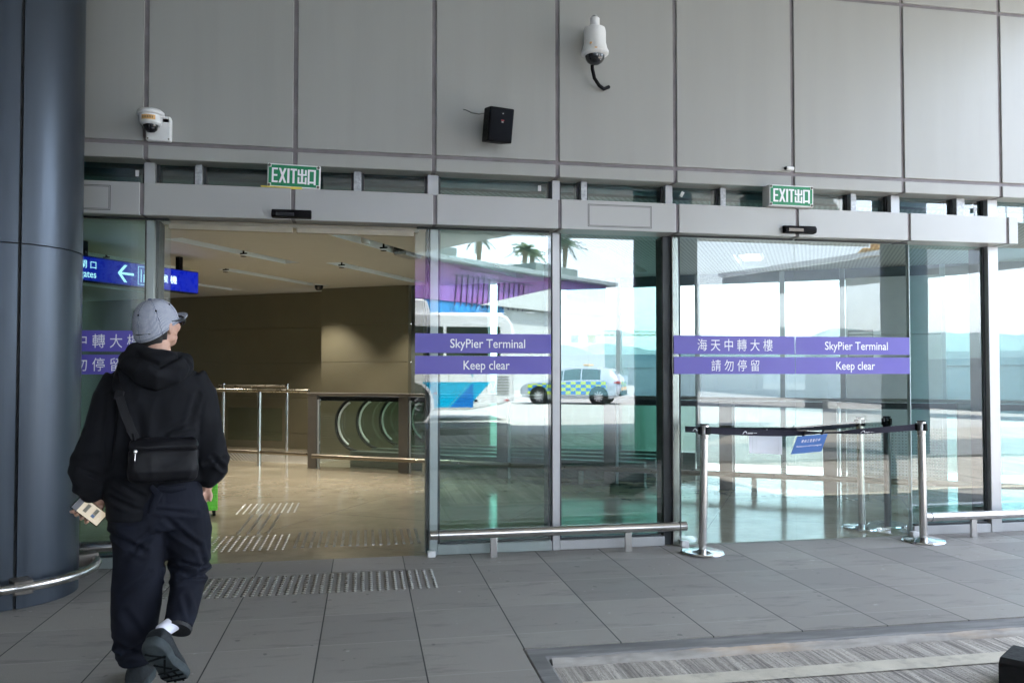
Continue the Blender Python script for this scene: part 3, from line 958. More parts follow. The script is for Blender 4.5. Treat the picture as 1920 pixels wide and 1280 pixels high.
def frit_mat():
    m = bpy.data.materials.new('dotted_glass')
    m.use_nodes = True
    t = m.node_tree
    t.nodes.clear()
    out = N(t, 'ShaderNodeOutputMaterial')
    tr = N(t, 'ShaderNodeBsdfTransparent')
    tr.inputs[0].default_value = (.87, .915, .90, 1)
    gl = N(t, 'ShaderNodeBsdfGlossy')
    gl.inputs['Roughness'].default_value = .02
    fr = N(t, 'ShaderNodeFresnel')
    mx = N(t, 'ShaderNodeMixShader')
    t.links.new(fr.outputs[0], mx.inputs[0])
    t.links.new(tr.outputs[0], mx.inputs[1])
    t.links.new(gl.outputs[0], mx.inputs[2])
    df = N(t, 'ShaderNodeBsdfDiffuse')
    df.inputs[0].default_value = (.50, .58, .53, 1)
    tc = N(t, 'ShaderNodeTexCoord')
    sp = N(t, 'ShaderNodeSeparateXYZ')
    t.links.new(tc.outputs['Object'], sp.inputs[0])
    def cell(ax):
        f = math_(t, 'FRACT', math_(t, 'MULTIPLY', sp.outputs[ax], 1 / .034))
        return math_(t, 'POWER', math_(t, 'SUBTRACT', f, .5), 2)
    hole = math_(t, 'LESS_THAN', math_(t, 'ADD', cell(0), cell(2)), .055)
    low = math_(t, 'LESS_THAN', sp.outputs[2], .80)
    mx2 = N(t, 'ShaderNodeMixShader')
    t.links.new(math_(t, 'MULTIPLY', math_(t, 'MULTIPLY', hole, low), .24), mx2.inputs[0])
    t.links.new(mx.outputs[0], mx2.inputs[1])
    t.links.new(df.outputs[0], mx2.inputs[2])
    t.links.new(mx2.outputs[0], out.inputs[0])
    return m
M['frit'] = frit_mat()

bal = uthing('glass_balustrade', 'long dotted glass balustrade with brown posts and handrail crossing the hall', 'balustrade', 0, 0)
posts = [-.86, .63, 2.1, 3.55, 4.97, 6.13, 7.5]
for p in posts:
    q = MB().box(p - .075, p + .075, -.035, .035, 0, 1.06).build('post', M['brown'], bal, .004)
    MB().box(p + .08, p + .105, -.02, .02, 0, 1.0).build('post_strip', M['alu'], q, .003)
for a, b in zip(posts, posts[1:]):
    MB().box(a + .11, b - .08, -.008, .008, .03, 1.0).build('glass_panel', M['frit'], bal, smooth=0)
MB().box(-.95, 8.2, -.04, .04, 1.061, 1.10).build('handrail', M['brown'], bal, .008)
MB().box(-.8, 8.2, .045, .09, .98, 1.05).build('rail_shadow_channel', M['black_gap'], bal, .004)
MB().tube([(-.8, -.11, .19), (8.2, -.11, .19)], .032, 14).build('bump_rail', pbr('bronze_rail', (.26, .22, .17), .35, 1.0), bal)
for p in (1.0, 3.2, 5.3, 6.5):
    MB().box(p - .03, p + .03, -.12, -.036, .0, .16).build('bump_rail_leg', M['steel'], bal, .003)

hr = uthing('hall_handrail', 'bronze handrail on slim steel posts left of the dotted glass balustrade', 'handrail', 0, 0)
MB().tube([(-4.6, 0, 1.12), (-.94, 0, 1.12)], .026, 14).build('handrail', pbr('brass_rail', (.40, .36, .29), .3, 1.0), hr)
MB().tube([(-4.6, 0, .2), (-.94, 0, .2)], .026, 14).build('lower_rail', pbr('bronze_rail_2', (.26, .22, .17), .35, 1.0), hr)
for p in (-1.81, -2.75, -3.7):
    MB().tube([(p, 0, 0), (p, 0, 1.1)], .03, 14).build('post', M['steel'], hr)
hr2 = uthing('hall_handrail', 'second handrail farther back in the hall before the olive wall', 'handrail', 0, 1.2)
MB().tube([(-3.6, 0, 1.16), (-2.2, 0, 1.16)], .022, 12).build('handrail', pbr('brass_rail_2', (.36, .32, .26), .3, 1.0), hr2)
for p in (-2.2, -3.5):
    MB().tube([(p, 0, 0), (p, 0, 1.2)], .026, 12).build('post', M['steel'], hr2)
MB().box(-3.4, -2.3, -.006, .006, .25, .8).build('glass_panel', M['glass_g'], hr2, smooth=0)
stud_strip('tactile_strip', 'wide field of tactile studs behind the hall handrail', [tuple(uv(-4.3 + i * .07, .45 + j * .07))[:2] for i in range(46) for j in range(16)], .016, 'steel tactile strips', 6)

M['rim'] = pbr('glass_rim_glint', (.90, .93, .92), .35)  # white colour standing in for light caught on the glass edges
def walkway_rail(u0, v, label):
    t = uthing('walkway_balustrade', label, 'escalator balustrade', u0, v, 0, 'rounded glass ends of the moving walkway')
    zc, r, L = .63, .37, 4.6
    def arc(rr, a0=90, a1=270, n=22):
        return [(r + rr * math.cos(R(a0 + (a1 - a0) * k / n)), zc + rr * math.sin(R(a0 + (a1 - a0) * k / n))) for k in range(n + 1)]
    P = arc(r) + [(L, zc - r), (L, zc + r)]
    MB().prism(P, 'y', -.006, .006).build('glass_panel', M['glass_g'], t, smooth=0)
    MB().tube([(x, 0, z) for x, z in [(L, zc + r + .03)] + arc(r + .03, 90, 262)], .022, 10, flat=((0, 1, 0), 1.6)).build('handrail_belt', M['rubber'], t)
    MB().tube([(x, -.0, z) for x, z in arc(r - .012, 118, 238)], .017, 8).build('edge_trim', M['rim'], t)  # bright arc paints the glint along the rounded glass end
    MB().tube([(x, -.0, z) for x, z in arc(r - .075, 120, 240)], .004, 8).build('edge_trim', M['steel'], t)
    MB().box(.25, L, -.07, .07, .0, .24).build('skirt', pbr('skirt_metal', (.16, .19, .17), .35, .7), t, .01)
for u0, v, wh in ((-.67, .35, 'nearest'), (-.615, .85, 'second nearest'), (-.50, 1.35, 'third nearest'), (-.23, 1.85, 'farthest')):
    walkway_rail(u0, v, '%s of the four rounded glass walkway ends behind the dotted balustrade' % wh)

# ceiling fittings
def downlight(u, v, label, e=15):
    t = uthing('downlight', label, 'ceiling light', u, v, CZ + .04, 'round lamps in the ceiling slots')
    MB().lathe([(.045, .10), (.05, .0), (.044, .0)], n=20).build('housing', M['black_p'], t)
    MB().lathe([(.042, .004), (.042, .008)], n=20).build('lens', M['lampglow'], t)
    l = bpy.data.lights.new('downlight_lamp', 'SPOT')
    l.energy = e
    l.color = (1, .95, .84)
    l.spot_size = R(95)
    l.spot_blend = .6
    l.shadow_soft_size = .05
    o = bpy.data.objects.new('lamp', l)
    COL.objects.link(o)
    o.parent = t
    o.location = (0, 0, -.03)
for i, (u, v, lb) in enumerate(((-.54, -2.65, 'lamp in the nearest ceiling slot on the left of the open doorway'), (-.54, -1.3, 'second lamp in the left near ceiling slot'),
                 (1.29, -2.55, 'lamp in the near ceiling slot above the right half of the doorway'), (-1.8, -.35, 'lamp in the far ceiling slot behind the blue direction sign'),
                 (0, -.1, 'lamp midway along the far ceiling slot right of the ceiling camera'), (0, 1.2, 'lamp at the far end of the ceiling slot near the olive wall'),
                 (-3.6, .2, 'lamp in the ceiling slot farthest left'), (-1.8, 1.3, 'lamp beside the ceiling camera'), (1.8, .6, 'lamp in the ceiling slot behind the fixed window'))):
    downlight(u, v, lb)
def sprinkler(u, v, label):
    t = uthing('sprinkler', label, 'sprinkler', u, v, CZ + .15, 'black sprinklers in the ceiling slots')
    MB().tube([(0, 0, 0), (0, 0, -.16)], .012, 10).lathe([(.0, -.2), (.035, -.195), (.035, -.19), (.012, -.188)], n=16).box(-.045, .045, -.012, .012, -.165, -.15).build('head', M['black_p'], t)
sprinkler(-.54, -1.95, 'black sprinkler in the near left ceiling slot')
sprinkler(-2.37, -2.3, 'black sprinkler in the ceiling slot above the big column side')
sprinkler(0, -.62, 'black sprinkler at the near end of the right far ceiling slot')
sprinkler(-1.8, -.78, 'black sprinkler at the near end of the left far ceiling slot')
sprinkler(1.29, -1.75, 'black sprinkler in the near right ceiling slot')
cc = uthing('ceiling_camera', 'white and black dome camera hanging from the ceiling slot before the olive wall', 'security camera', -1.8, 1.5, CZ + .1)
MB().lathe([(.0, -.10), (.085, -.10), (.09, -.06), (.07, -.03), (.03, 0)], n=24).build('housing', M['white_p'], cc)
MB().lathe([(0, -.19), (.04, -.18), (.065, -.15), (.075, -.1005)], n=24).build('dome', M['dome'], cc)
MB().box(-.16, .03, -.05, .05, -.05, .0).box(.04, .16, -.04, .04, -.06, -.01).build('mount', M['brown'], cc, .004)
sc_ = uthing('ceiling_speaker', 'grey folded ceiling device at the end of the near right slot', 'ceiling device', 1.29, -1.15, CZ + .06)
MB().box(-.09, .09, -.2, .2, -.10, -.03).build('cover', M['galv'], sc_, .02)
MB().box(-.06, .06, -.25, .22, -.03, .04).build('mount', M['black_p'], sc_, .006)
dt = uthing('smoke_detector', 'white smoke detector in the near right ceiling slot', 'smoke detector', 1.29, -2.15, CZ + .1)
MB().lathe([(0, -.12), (.04, -.12), (.055, -.09), (.05, -.03), (.02, .0)], n=20).build('body', M['white_p'], dt)
lf = uthing('ceiling_luminaire', 'white square ceiling luminaire in a dark slot above the closed doors', 'ceiling light', 5.22, .85, CZ + .03)
MB().box(-.15, .15, -.3, .3, .0, .05).build('frame', M['white_p'], lf, .01)
MB().box(-.11, .11, -.26, .26, -.006, .001).build('diffuser', pbr('diffuser', (.8, .8, .8), .5, emit=((1, 1, 1), 1.2)), lf)

# hanging direction sign, lit from within
ds_a, ds_b = Vector((-3.30, 2.9, 0)), Vector((-2.116, 4.63, 0))
dd = (ds_b - ds_a).normalized()
LEN = (ds_b - ds_a).length
ds = thing('direction_sign', 'backlit blue overhead direction sign with gates lettering and arrow', 'sign', tuple(ds_a), math.atan2(dd.y, dd.x))
MB().box(0, LEN, -.0, .14, 2.40, 2.68).build('lightbox', M['black_p'], ds, .004)
MB().box(.01, LEN - .01, -.004, .001, 2.41, 2.67).build('face_panel', pbr('backlit_blue', (.0, .008, .20), .3, emit=((.0, .010, .45), .07)), ds)
wl = pbr('backlit_white', (.75, .88, .9), .4, emit=((.65, .9, .95), .16))
text('lettering', '閘 口', wl, ds, .085, .20, (.50, -.006, 2.585), bold=.004)
text('lettering', 'gates', wl, ds, .062, .20, (.50, -.006, 2.475), bold=.004)
ar = MB()
ar.box(.90, 1.10, -.007, -.005, 2.525, 2.55)
for sg in (1, -1):
    ar.prism([(.88, 2.5375), (.97, 2.5375 + sg * .10), (1.01, 2.5375 + sg * .10), (.92, 2.5375)], 'y', -.0075, -.0052)
ar.build('arrow', wl, ds, smooth=0)
pg = MB()
for q in ((1.06, 1.30, 2.43, 2.436), (1.06, 1.30, 2.639, 2.645), (1.06, 1.066, 2.436, 2.639), (1.294, 1.30, 2.436, 2.639), (1.10, 1.11, 2.46, 2.61), (1.14, 1.18, 2.46, 2.56), (1.15, 1.17, 2.57, 2.60), (1.21, 1.22, 2.46, 2.61), (1.25, 1.26, 2.46, 2.61)):
    pg.box(q[0] + .10, q[1] + .10, -.007, -.005, q[2], q[3])
pg.build('pictogram', wl, ds, smooth=0)
text('lettering', '候 機', wl, ds, .10, .24, (1.62, -.006, 2.54), bold=.004)
for x in (.5, LEN - .25):
    MB().box(x - .03, x + .03, .04, .10, 2.681, 2.849).build('hanger', M['black_p'], ds)

# green suitcase mostly hidden behind the person
sc2 = thing('suitcase', 'bright green hard suitcase standing in the hall, mostly hidden behind the person', 'suitcase', (-1.62, 2.05, 0), R(12))
mb = MB().box(-.16, .20, -.11, .11, .06, .50)
for k in range(7):
    mb.box(-.162, .202, -.117, .117, .09 + .058 * k, .10 + .058 * k)
mb.build('shell', pbr('green_shell', (.14, .62, .03), .3), sc2, .02)
for sx in (-.12, .17):
    for sy in (-.08, .08):
        MB().tube([(sx - .012, sy, .035), (sx + .012, sy, .035)], .03, 14).build('wheel', M['rubber'], sc2)

# ------------------------------------------------------------------ queue barriers
def stanchion(x, y, label, lean=0.0, black=False, kind='slim steel queue posts'):
    t = thing('barrier_post', label, 'barrier post', (x, y, 0), R(15), kind)
    t.rotation_euler = (0, lean, R(10))
    pm = pbr('dark_post', (.03, .035, .035), .4, .3) if black else M['steel']
    MB().lathe([(0, .0), (.165, .0), (.168, .008), (.16, .018), (.06, .026), (.03, .034), (0, .034)], n=44).build('base', M['chrome'], t)
    MB().lathe([(.031, .03), (.031, .90), (0.0, .90)], n=28).build('tube', pm, t)
    h = MB().lathe([(.033, .885), (.034, .89), (.034, .985), (.03, .992), (0, .992)], n=28)
    h.build('head', M['black_p'] if black else M['steel'], t)
    for k in range(4):
        a = R(0 + 90 * k)
        MB().box(.030, .052, -.014, .014, .915, .975, Matrix.Rotation(a, 4, 'Z')).build('belt_clip', M['black_p'], t, .004)
    MB().lathe([(.034, .988), (.034, .996), (0, .997)], n=28).build('cap', M['black_p'], t)
    return t
stanchion(2.575, -.34, 'leaning steel barrier post before the Chinese lettered door', lean=R(1.4))
stanchion(4.55, -.27, 'steel barrier post at the right edge of the closed doors', lean=R(-.7))
stanchion(4.39, .33, 'steel barrier post standing inside behind the glass', lean=R(-.6))
stanchion(4.70, .40, 'dark barrier post standing inside behind the glass', black=True)

def swoosh(mb, o, ax, up, s):
    """emblem printed on the belt: a rising wing shape followed by a row of small marks"""
    def P(a, b):
        return tuple(o + ax * (a * s) + up * (b * s))
    poly = [(0, 0), (.35, .55), (.8, .9), (1.25, .95), (1.45, .7), (1.75, .05), (1.5, .05), (1.25, .6), (.9, .7), (.5, .45), (.25, 0)]
    n = len(poly)
    for i in range(n // 2):
        q = [poly[i], poly[i + 1], poly[n - 2 - i], poly[n - 1 - i]]
        mb.add([P(*p) for p in q], [(0, 1, 2, 3)])
    for k in range(5):
        mb.add([P(1.95 + .36 * k, .0), P(2.18 + .36 * k, .0), P(2.18 + .36 * k, .42), P(1.95 + .36 * k, .42)], [(0, 1, 2, 3)])
    mb.add([P(3.9, .2), P(5.2, .2), P(5.2, .32), P(3.9, .32)], [(0, 1, 2, 3)])
def belt(name, label, a, b, sag, twist, logos, hgt=.05):
    a, b = Vector(a), Vector(b)
    n = 60
    mb, lg = MB(), MB()
    L = (b - a).length
    ax = (b - a).normalized()
    side = ax.cross(Vector((0, 0, 1))).normalized()
    def frame(f):
        c = a.lerp(b, f) - Vector((0, 0, sag * 4 * f * (1 - f)))
        th = twist * math.exp(-((f - .56) / .16) ** 2)
        up = Vector((0, 0, math.cos(th))) + side * math.sin(th)
        return c, up
    for sd in (0, 1):
        for i in range(n + 1):
            c, up = frame(i / n)
            nrm = ax.cross(up).normalized()
            for e in (-1, 1):
                mb.v.append(tuple(c + up * (e * hgt / 2) + nrm * (.0008 if sd else -.0008)))
    m = 2 * (n + 1)
    for i in range(n):
        for o in (0, m):
            mb.f.append((o + 2 * i, o + 2 * i + 1, o + 2 * i + 3, o + 2 * i + 2))
        mb.f.append((2 * i, 2 * i + 2, m + 2 * i + 2, m + 2 * i))
        mb.f.append((2 * i + 1, 2 * i + 3, m + 2 * i + 3, m + 2 * i + 1))
    o = mb.build(name, M['belt'], smooth=40)
    tag(o, label, 'belt', 'dark barrier belts')
    for f in logos:
        c, up = frame(f)
        nrm = ax.cross(up).normalized()
        if nrm.y > 0:
            nrm = -nrm
        swoosh(lg, c + nrm * .0022 - up * .014, ax, up, .024)
    if logos:
        lg.build('printed_emblem', M['white'], o, smooth=0, recalc=False)
    return o
belt('barrier_belt', 'dark printed belt stretched between the two outer barrier posts', (2.62, -.335, .945), (4.50, -.27, .945), .035, 1.25, (.16, .72))
belt('barrier_belt', 'dark printed belt behind the glass reaching the inner steel post', (2.62, .10, .925), (4.35, .32, .935), .03, .7, (.04, .27, .44))
bs = thing('notice_board', 'small leaning blue notice hung on the outer belt', 'notice', (3.50, -.318, .83), R(2))
SH = Matrix(((1, 0, .42, 0), (0, 1, 0, 0), (.06, 0, 1, 0), (0, 0, 0, 1)))
MB().box(-.135, .135, -.002, .002, -.075, .065, SH).build('board', M['bluesign'], bs)
o_ = text('lettering', '維 修 工 程 進 行 中', M['white'], bs, .026, .165, (0, -.0032, .022))
p_ = text('lettering', 'Maintenance work in progress', M['white'], bs, .013, .225, (0, -.0032, -.018))
for o in (o_, p_):
    for v_ in o.data.vertices:
        v_.co = SH @ v_.co
MB().box(-.09, -.075, -.004, .004, .062, .108, SH).box(.075, .09, -.004, .004, .062, .108, SH).build('clip', M['black_p'], bs)
np_ = MB()
for i in range(9):
    x0, x1 = 3.095 + .0325 * i, 3.095 + .0325 * (i + 1)
    z = .012 * math.sin(i * .5)
    np_.box(x0, x1 + .0002, -.0892 - abs(z) * .3, -.0886 - abs(z) * .3, .735 - .002 * i, .915 - .003 * i)
tag(np_.build('paper_notice', M['paper'], smooth=0), 'blank white paper stuck on the closed Chinese lettered door leaf', 'paper')

# wheel stop on the road
wsx = thing('wheel_stop', 'black rubber wheel stop on the grooved road at the lower right corner', 'wheel stop', (2.86, -2.96, -.045), R(-3))
MB().prism([(0, 0), (.0, .11), (.03, .135), (.26, .135), (.30, .10), (.30, 0)], 'x', 0, 1.0, Matrix.Rotation(R(-52), 4, 'Z')).build('body', M['rubber'], wsx, .008)
MB().lathe([(.035, .1352), (.04, .139), (.0, .139)], n=24, mtx=Matrix.Rotation(R(-52), 4, 'Z') @ Matrix.Translation((.2, .14, 0))).build('bolt_cap', M['black_p'], wsx)

# ------------------------------------------------------------------ beyond the hall: parapet, far halls, hills
pp = [(9.0, 37.0), (14.0, 36.0), (16.4, 32.6), (17.8, 26.1), (18.7, 20.4), (19.4, 17.6), (20.0, 14.5), (20.4, 8.0), (20.5, -2.0)]
def ribbon(mb, pts, off0, off1, z0, z1):
    n = len(pts)
    L, R_ = [], []
    for i in range(n):
        a, b = Vector(pts[max(i - 1, 0)]), Vector(pts[min(i + 1, n - 1)])
        t = (b - a).normalized()
        nn = Vector((t.y, -t.x))
        c = Vector(pts[i])
        L.append(c + nn * off0)
        R_.append(c + nn * off1)
    vs = [(*p, z) for z in (z0, z1) for p in L + R_]
    m = 2 * n
    fs = []
    for i in range(n - 1):
        fs += [(i, i + 1, n + i + 1, n + i), (m + i, m + i + 1, m + n + i + 1, m + n + i), (i, i + 1, m + i + 1, m + i), (n + i, n + i + 1, m + n + i + 1, m + n + i)]
    for i in (0, n - 1):
        fs.append((i, n + i, m + n + i, m + i))
    mb.add(vs, fs)
    return mb
par = thing('parapet_wall', 'curved pale parapet wall beyond the rear glazing', 'wall', (0, 0, 0))
ribbon(MB(), pp, 0, -.25, -.07, 1.58).build('wall', pbr('pale_parapet', (.40, .42, .42), .7, var=.06), par, .02, smooth=0)
ribbon(MB(), pp, .22, .02, -.07, .13).build('kerb', M['kerb_pale'], par, .02, smooth=0)
ribbon(MB(), pp, .03, -.28, 1.581, 1.63).build('coping', pbr('coping', (.2, .22, .22), .6), par, .01, smooth=0)

via = thing('viaduct', 'long pale viaduct far beyond the parapet', 'bridge', (0, 0, 0))
ribbon(MB(), [(40, 190), (90, 165), (150, 110), (190, 60), (215, 5), (225, -40)], 0, -8, -9, 4.2).build('deck', pbr('viaduct_concrete', (.40, .42, .41), .8), via, smooth=0)
vr = MB()
ribbon(vr, [(40, 190), (90, 165), (150, 110), (190, 60), (215, 5), (225, -40)], -.2, -.35, 4.21, 5.6)
vr.build('railing', pbr('viaduct_rail', (.30, .36, .36), .6), via, smooth=0)
par2 = thing('parapet_wall', 'pale parapet wall along the far edge of the deck, reflected in the glass', 'wall', (0, 0, 0))
ribbon(MB(), [(23.0, -8), (24.0, -30), (26.0, -52), (29.0, -79)], 0, .3, -.07, 1.95).build('wall', pbr('pale_parapet_2', (.40, .42, .42), .7, var=.06), par2, .02, smooth=0)
def ridge(name, base, pts, depth, mat, seed, amp):
    mb = MB()
    nx, ny = 110, 14
    (xa, ya), (xb, yb) = pts[0], pts[1]
    for j in range(ny + 1):
        for i in range(nx + 1):
            f, q = i / nx, j / ny
            x = xa + (xb - xa) * f
            y = ya + (yb - ya) * f + depth * (q - .5)
            prof = base(f)
            h = prof * math.sin(math.pi * q) ** .8 + amp * noise.fractal((x * .0016 + seed, y * .0016, seed), 1.0, 2.1, 6) * math.sin(math.pi * q)
            mb.v.append((x, y, max(h, 0) - 12))
    for j in range(ny):
        for i in range(nx):
            a = j * (nx + 1) + i
            mb.f.append((a, a + 1, a + nx + 2, a + nx + 1))
    return tag(mb.build(name, mat, smooth=60), kind='structure')
hill = pbr('wooded_hill', (.055, .10, .085), .9, var=.25, scale=.01)
def bumpf(*bs):
    return lambda f: sum(h * math.exp(-((f - c) / s) ** 2) for c, s, h in bs)
ridge('hills', bumpf((.20, .10, 80), (.34, .10, 110), (.50, .07, 170), (.62, .06, 250), (.72, .06, 220), (.85, .10, 230)), [(300, 3300), (3300, 2200)], 900, hill, 3.1, 60)

ridge('far_hills', bumpf((.1, .12, 130), (.3, .1, 170), (.5, .1, 200), (.68, .09, 230), (.88, .12, 190)), [(3300, -2400), (-2600, -3200)], 900, hill, 9.4, 60)
# far arched halls
def arched_hall(name, label, cx, cy, wd, ht, ln, rz):
    t = thing(name, label, 'building', (cx, cy, -9), rz, 'arched halls beyond the parapet')
    n = 28
    top = [(-wd / 2 + wd * k / n, 7 + ht * math.sin(math.pi * k / n) ** .75) for k in range(n + 1)]
    MB().prism(top + [(wd / 2 + 6, 6.0), (-wd / 2 - 6, 6.0)], 'y', -6, ln).build('roof', pbr('hall_roof', (.32, .40, .44), .5), t, smooth=20)
    MB().box(-wd / 2, wd / 2, 0, ln - 6, 0, 5.99).build('glass_front', pbr('hall_front', (.05, .12, .16), .2), t)
    mb = MB()
    m = 22
    for k in range(m):
        x0, x1 = -wd / 2 + wd * k / m, -wd / 2 + wd * (k + 1) / m
        mb.bar2((x0, -4, 1), ((x0 + x1) / 2, -4, 6), .35, .35)
        mb.bar2(((x0 + x1) / 2, -4, 6), (x1, -4, 1), .35, .35)
    mb.build('truss', pbr('truss_grey', (.25, .32, .36), .5), t)
arched_hall('arched_hall', 'blue-grey arched hall beyond the parapet, right of the tower crane', 156, 330, 70, 19, 60, R(-20))
arched_hall('arched_hall', 'blue-grey arched hall behind the tower crane', 92, 380, 66, 17, 60, R(-12))

def tower_crane(x, y, h, jib, rz, label, mat):
    t = thing('tower_crane', label, 'crane', (x, y, -9), rz, 'tower cranes on the skyline')
    mb = MB()
    w_ = 1.0
    for sx in (-1, 1):
        for sy in (-1, 1):
            mb.bar2((sx * w_, sy * w_, 0), (sx * w_, sy * w_, h), .3, .3)
    for k in range(int(h / 2.5)):
        z = k * 2.5
        s = 1 if k % 2 else -1
        for sy in (-1, 1):
            mb.bar2((-s * w_, sy * w_, z), (s * w_, sy * w_, z + 2.5), .16, .16)
    mb.build('mast', mat, t)
    jb = MB()
    for sy in (-.7, .7):
        jb.bar2((-jib * .3, sy, h), (jib, sy, h), .25, .25)
    jb.bar2((-2, 0, h + 1.6), (jib, 0, h + 1.2), .25, .25)
    for k in range(int(jib / 2.2)):
        x0 = k * 2.2
        for sy in (-.7, .7):
            jb.bar2((x0, sy, h), (x0 + 1.1, 0, h + 1.4), .14, .14)
            jb.bar2((x0 + 1.1, 0, h + 1.4), (x0 + 2.2, sy, h), .14, .14)
    jb.build('jib', mat, t)
    MB().box(-1.2, 1.2, -1.2, 1.2, h - 2.4, h - .1).build('cab', mat, t)
    MB().box(-jib * .3, -jib * .2, -1.1, 1.1, h - 2.2, h - .2).build('counterweight', M['galv'], t)
tower_crane(71, 240, 22, 22, R(-10), 'tan tower crane seen low over the parapet through the fixed window', M['tan'])

# ------------------------------------------------------------------ behind the photographer, met as reflections in the glass
def wheel(parent, x, y, z, r, wd, rim, side):
    w_ = MB().tube([(0, -wd / 2, 0), (0, -wd / 2 + .03, 0), (0, wd / 2 - .03, 0), (0, wd / 2, 0)], [r * .93, r, r, r * .93], 30).build('wheel', M['rubber'], parent, loc=(x, y, z))
    s = side
    MB().tube([(0, s * (wd / 2 - .02), 0), (0, s * (wd / 2 + .006), 0)], r * .66, 24).build('rim', pbr('dark_rim', (.06, .06, .065), .4, .6), w_)
    mb = MB()
    for k in range(10):
        a = 2 * math.pi * k / 10
        mb.bar2((.1 * r * math.cos(a), s * (wd / 2 + .012), .1 * r * math.sin(a)), (.64 * r * math.cos(a + .1), s * (wd / 2 + .012), .64 * r * math.sin(a + .1)), .05, .02, (0, 1, 0))
    mb.tube([(0, s * (wd / 2), 0), (0, s * (wd / 2 + .022), 0)], r * .14, 14)
    mb.build('spokes', rim, w_)
    return w_
M['bus_w'] = pbr('bus_white', (.74, .76, .78), .25, var=.02)
M['cyan'] = pbr('cyan_paint', (.0, .36, .62), .25, var=.03)
M['blue'] = pbr('blue_paint', (.01, .16, .52), .25, var=.03)
M['darkglass'] = pbr('dark_vehicle_glass', (.015, .022, .022), .05, var=.1, spec=.8, rvar=.02)
bus = thing('coach_bus', 'white coach with cyan and blue graphics, reflected in the open door leaf', 'bus', (4.45, -17.75, -.07), 0)
LB = 11.8
side = [(-LB, .32), (-LB, 3.0), (-LB + .25, 3.22), (-.45, 3.22), (-.2, 3.13), (-.05, 2.9), (0, 2.5), (0, .62), (-.35, .50), (-1.3, .34)]
mb = MB().prism(side, 'y', -2.5, 0)
mb.build('body', M['bus_w'], bus, .06, smooth=40)
MB().box(-2.05, -.42, .001, .012, 1.95, 2.82).build('window', M['darkglass'], bus, .05)
for k in range(6):
    MB().box(-3.75 - 1.6 * k + .04, -2.15 - 1.6 * k, .001, .012, 1.95, 2.82).build('window', M['darkglass'], bus, .04)
MB().box(-LB + .1, -.3, -2.45, -.05, 3.205, 3.245).build('roof_panel', M['bus_w'], bus, .02)
MB().prism([(-4.4, 3.24), (-4.3, 3.62), (-4.15, 3.68), (-2.75, 3.68), (-2.62, 3.6), (-2.5, 3.24)], 'y', -2.1, -.4).build('air_conditioner', M['bus_w'], bus, .05)
# painted graphics as thin film on the body side
MB().prism([(-3.0, .42), (-2.0, .42), (-1.35, 1.16), (-3.0, 1.16)], 'y', .001, .004).build('graphic', M['cyan'], bus, smooth=0)
MB().prism([(-1.99, .42), (-1.25, .42), (-1.25, .60), (-.72, 1.16), (-1.34, 1.16)], 'y', .001, .004).build('graphic', M['cyan'], bus, smooth=0)
MB().prism([(-1.95, .42), (-1.252, .42), (-1.252, 1.15)], 'y', .0042, .006).build('graphic', M['blue'], bus, smooth=0)
cr = [(-2.1, 1.9)] + [(-2.1 + .85 * math.sin(R(9 * k)), 1.25 + .65 * math.cos(R(9 * k))) for k in range(11)]
MB().prism([(-2.1, 1.9), (-1.27, 1.9), (-1.27, 1.25)] + [(-1.35, 1.45), (-1.55, 1.65), (-1.8, 1.75), (-1.98, 1.74)], 'y', .001, .004).build('graphic', M['cyan'], bus, smooth=0)
MB().prism([(-3.0, 1.9), (-2.62, 1.9), (-2.7, 1.6), (-3.0, 1.4)], 'y', .001, .004).build('graphic', M['cyan'], bus, smooth=0)
mb = MB()
for k in range(7):
    mb.box(-.52, -.16, .001, .012, .78 + .085 * k, .825 + .085 * k)
mb.build('grille', pbr('grille_grey', (.3, .31, .32), .5), bus)
mb = MB()
for x in (-1.98, -.66, -.03):
    mb.box(x - .006, x + .006, .001, .0035, .5, 1.9)
mb.box(-2.6, -.03, .001, .0035, 1.88, 1.892)
mb.build('panel_gap', pbr('gap_grey', (.12, .12, .12), .6), bus, smooth=0)
MB().box(-2.1, -1.95, .001, .014, 1.60, 1.63).box(-.76, -.62, .001, .014, 1.50, 1.53).build('latch', M['blue'], bus)
MB().box(-.28, -.16, .001, .014, .60, .64).build('tail_light', M['red'], bus)
MB().box(-2.45, -2.33, .001, .014, .82, .86).build('tail_light', M['red'], bus)
MB().box(-1.22, -1.12, .001, .014, .58, .64).build('tow_eye', M['black_p'], bus)
for x in (-3.15, -LB + 2.6):
    ar_ = MB().tube([(x, .0, .52), (x, .004, .52)], .66, 36).build('wheel_arch', M['black_gap'], bus)
    MB().tube([(x, .004, .52), (x, .012, .52)], [.72, .72], 36).build('arch_trim', M['bus_w'], ar_)
    MB().tube([(x, .013, .52), (x, .014, .52)], .64, 36).build('arch_well', M['black_gap'], ar_)
    wheel(bus, x, -.09, .5, .5, .28, M['galv'], 1)
    wheel(bus, x, -2.4, .5, .5, .28, M['galv'], -1)

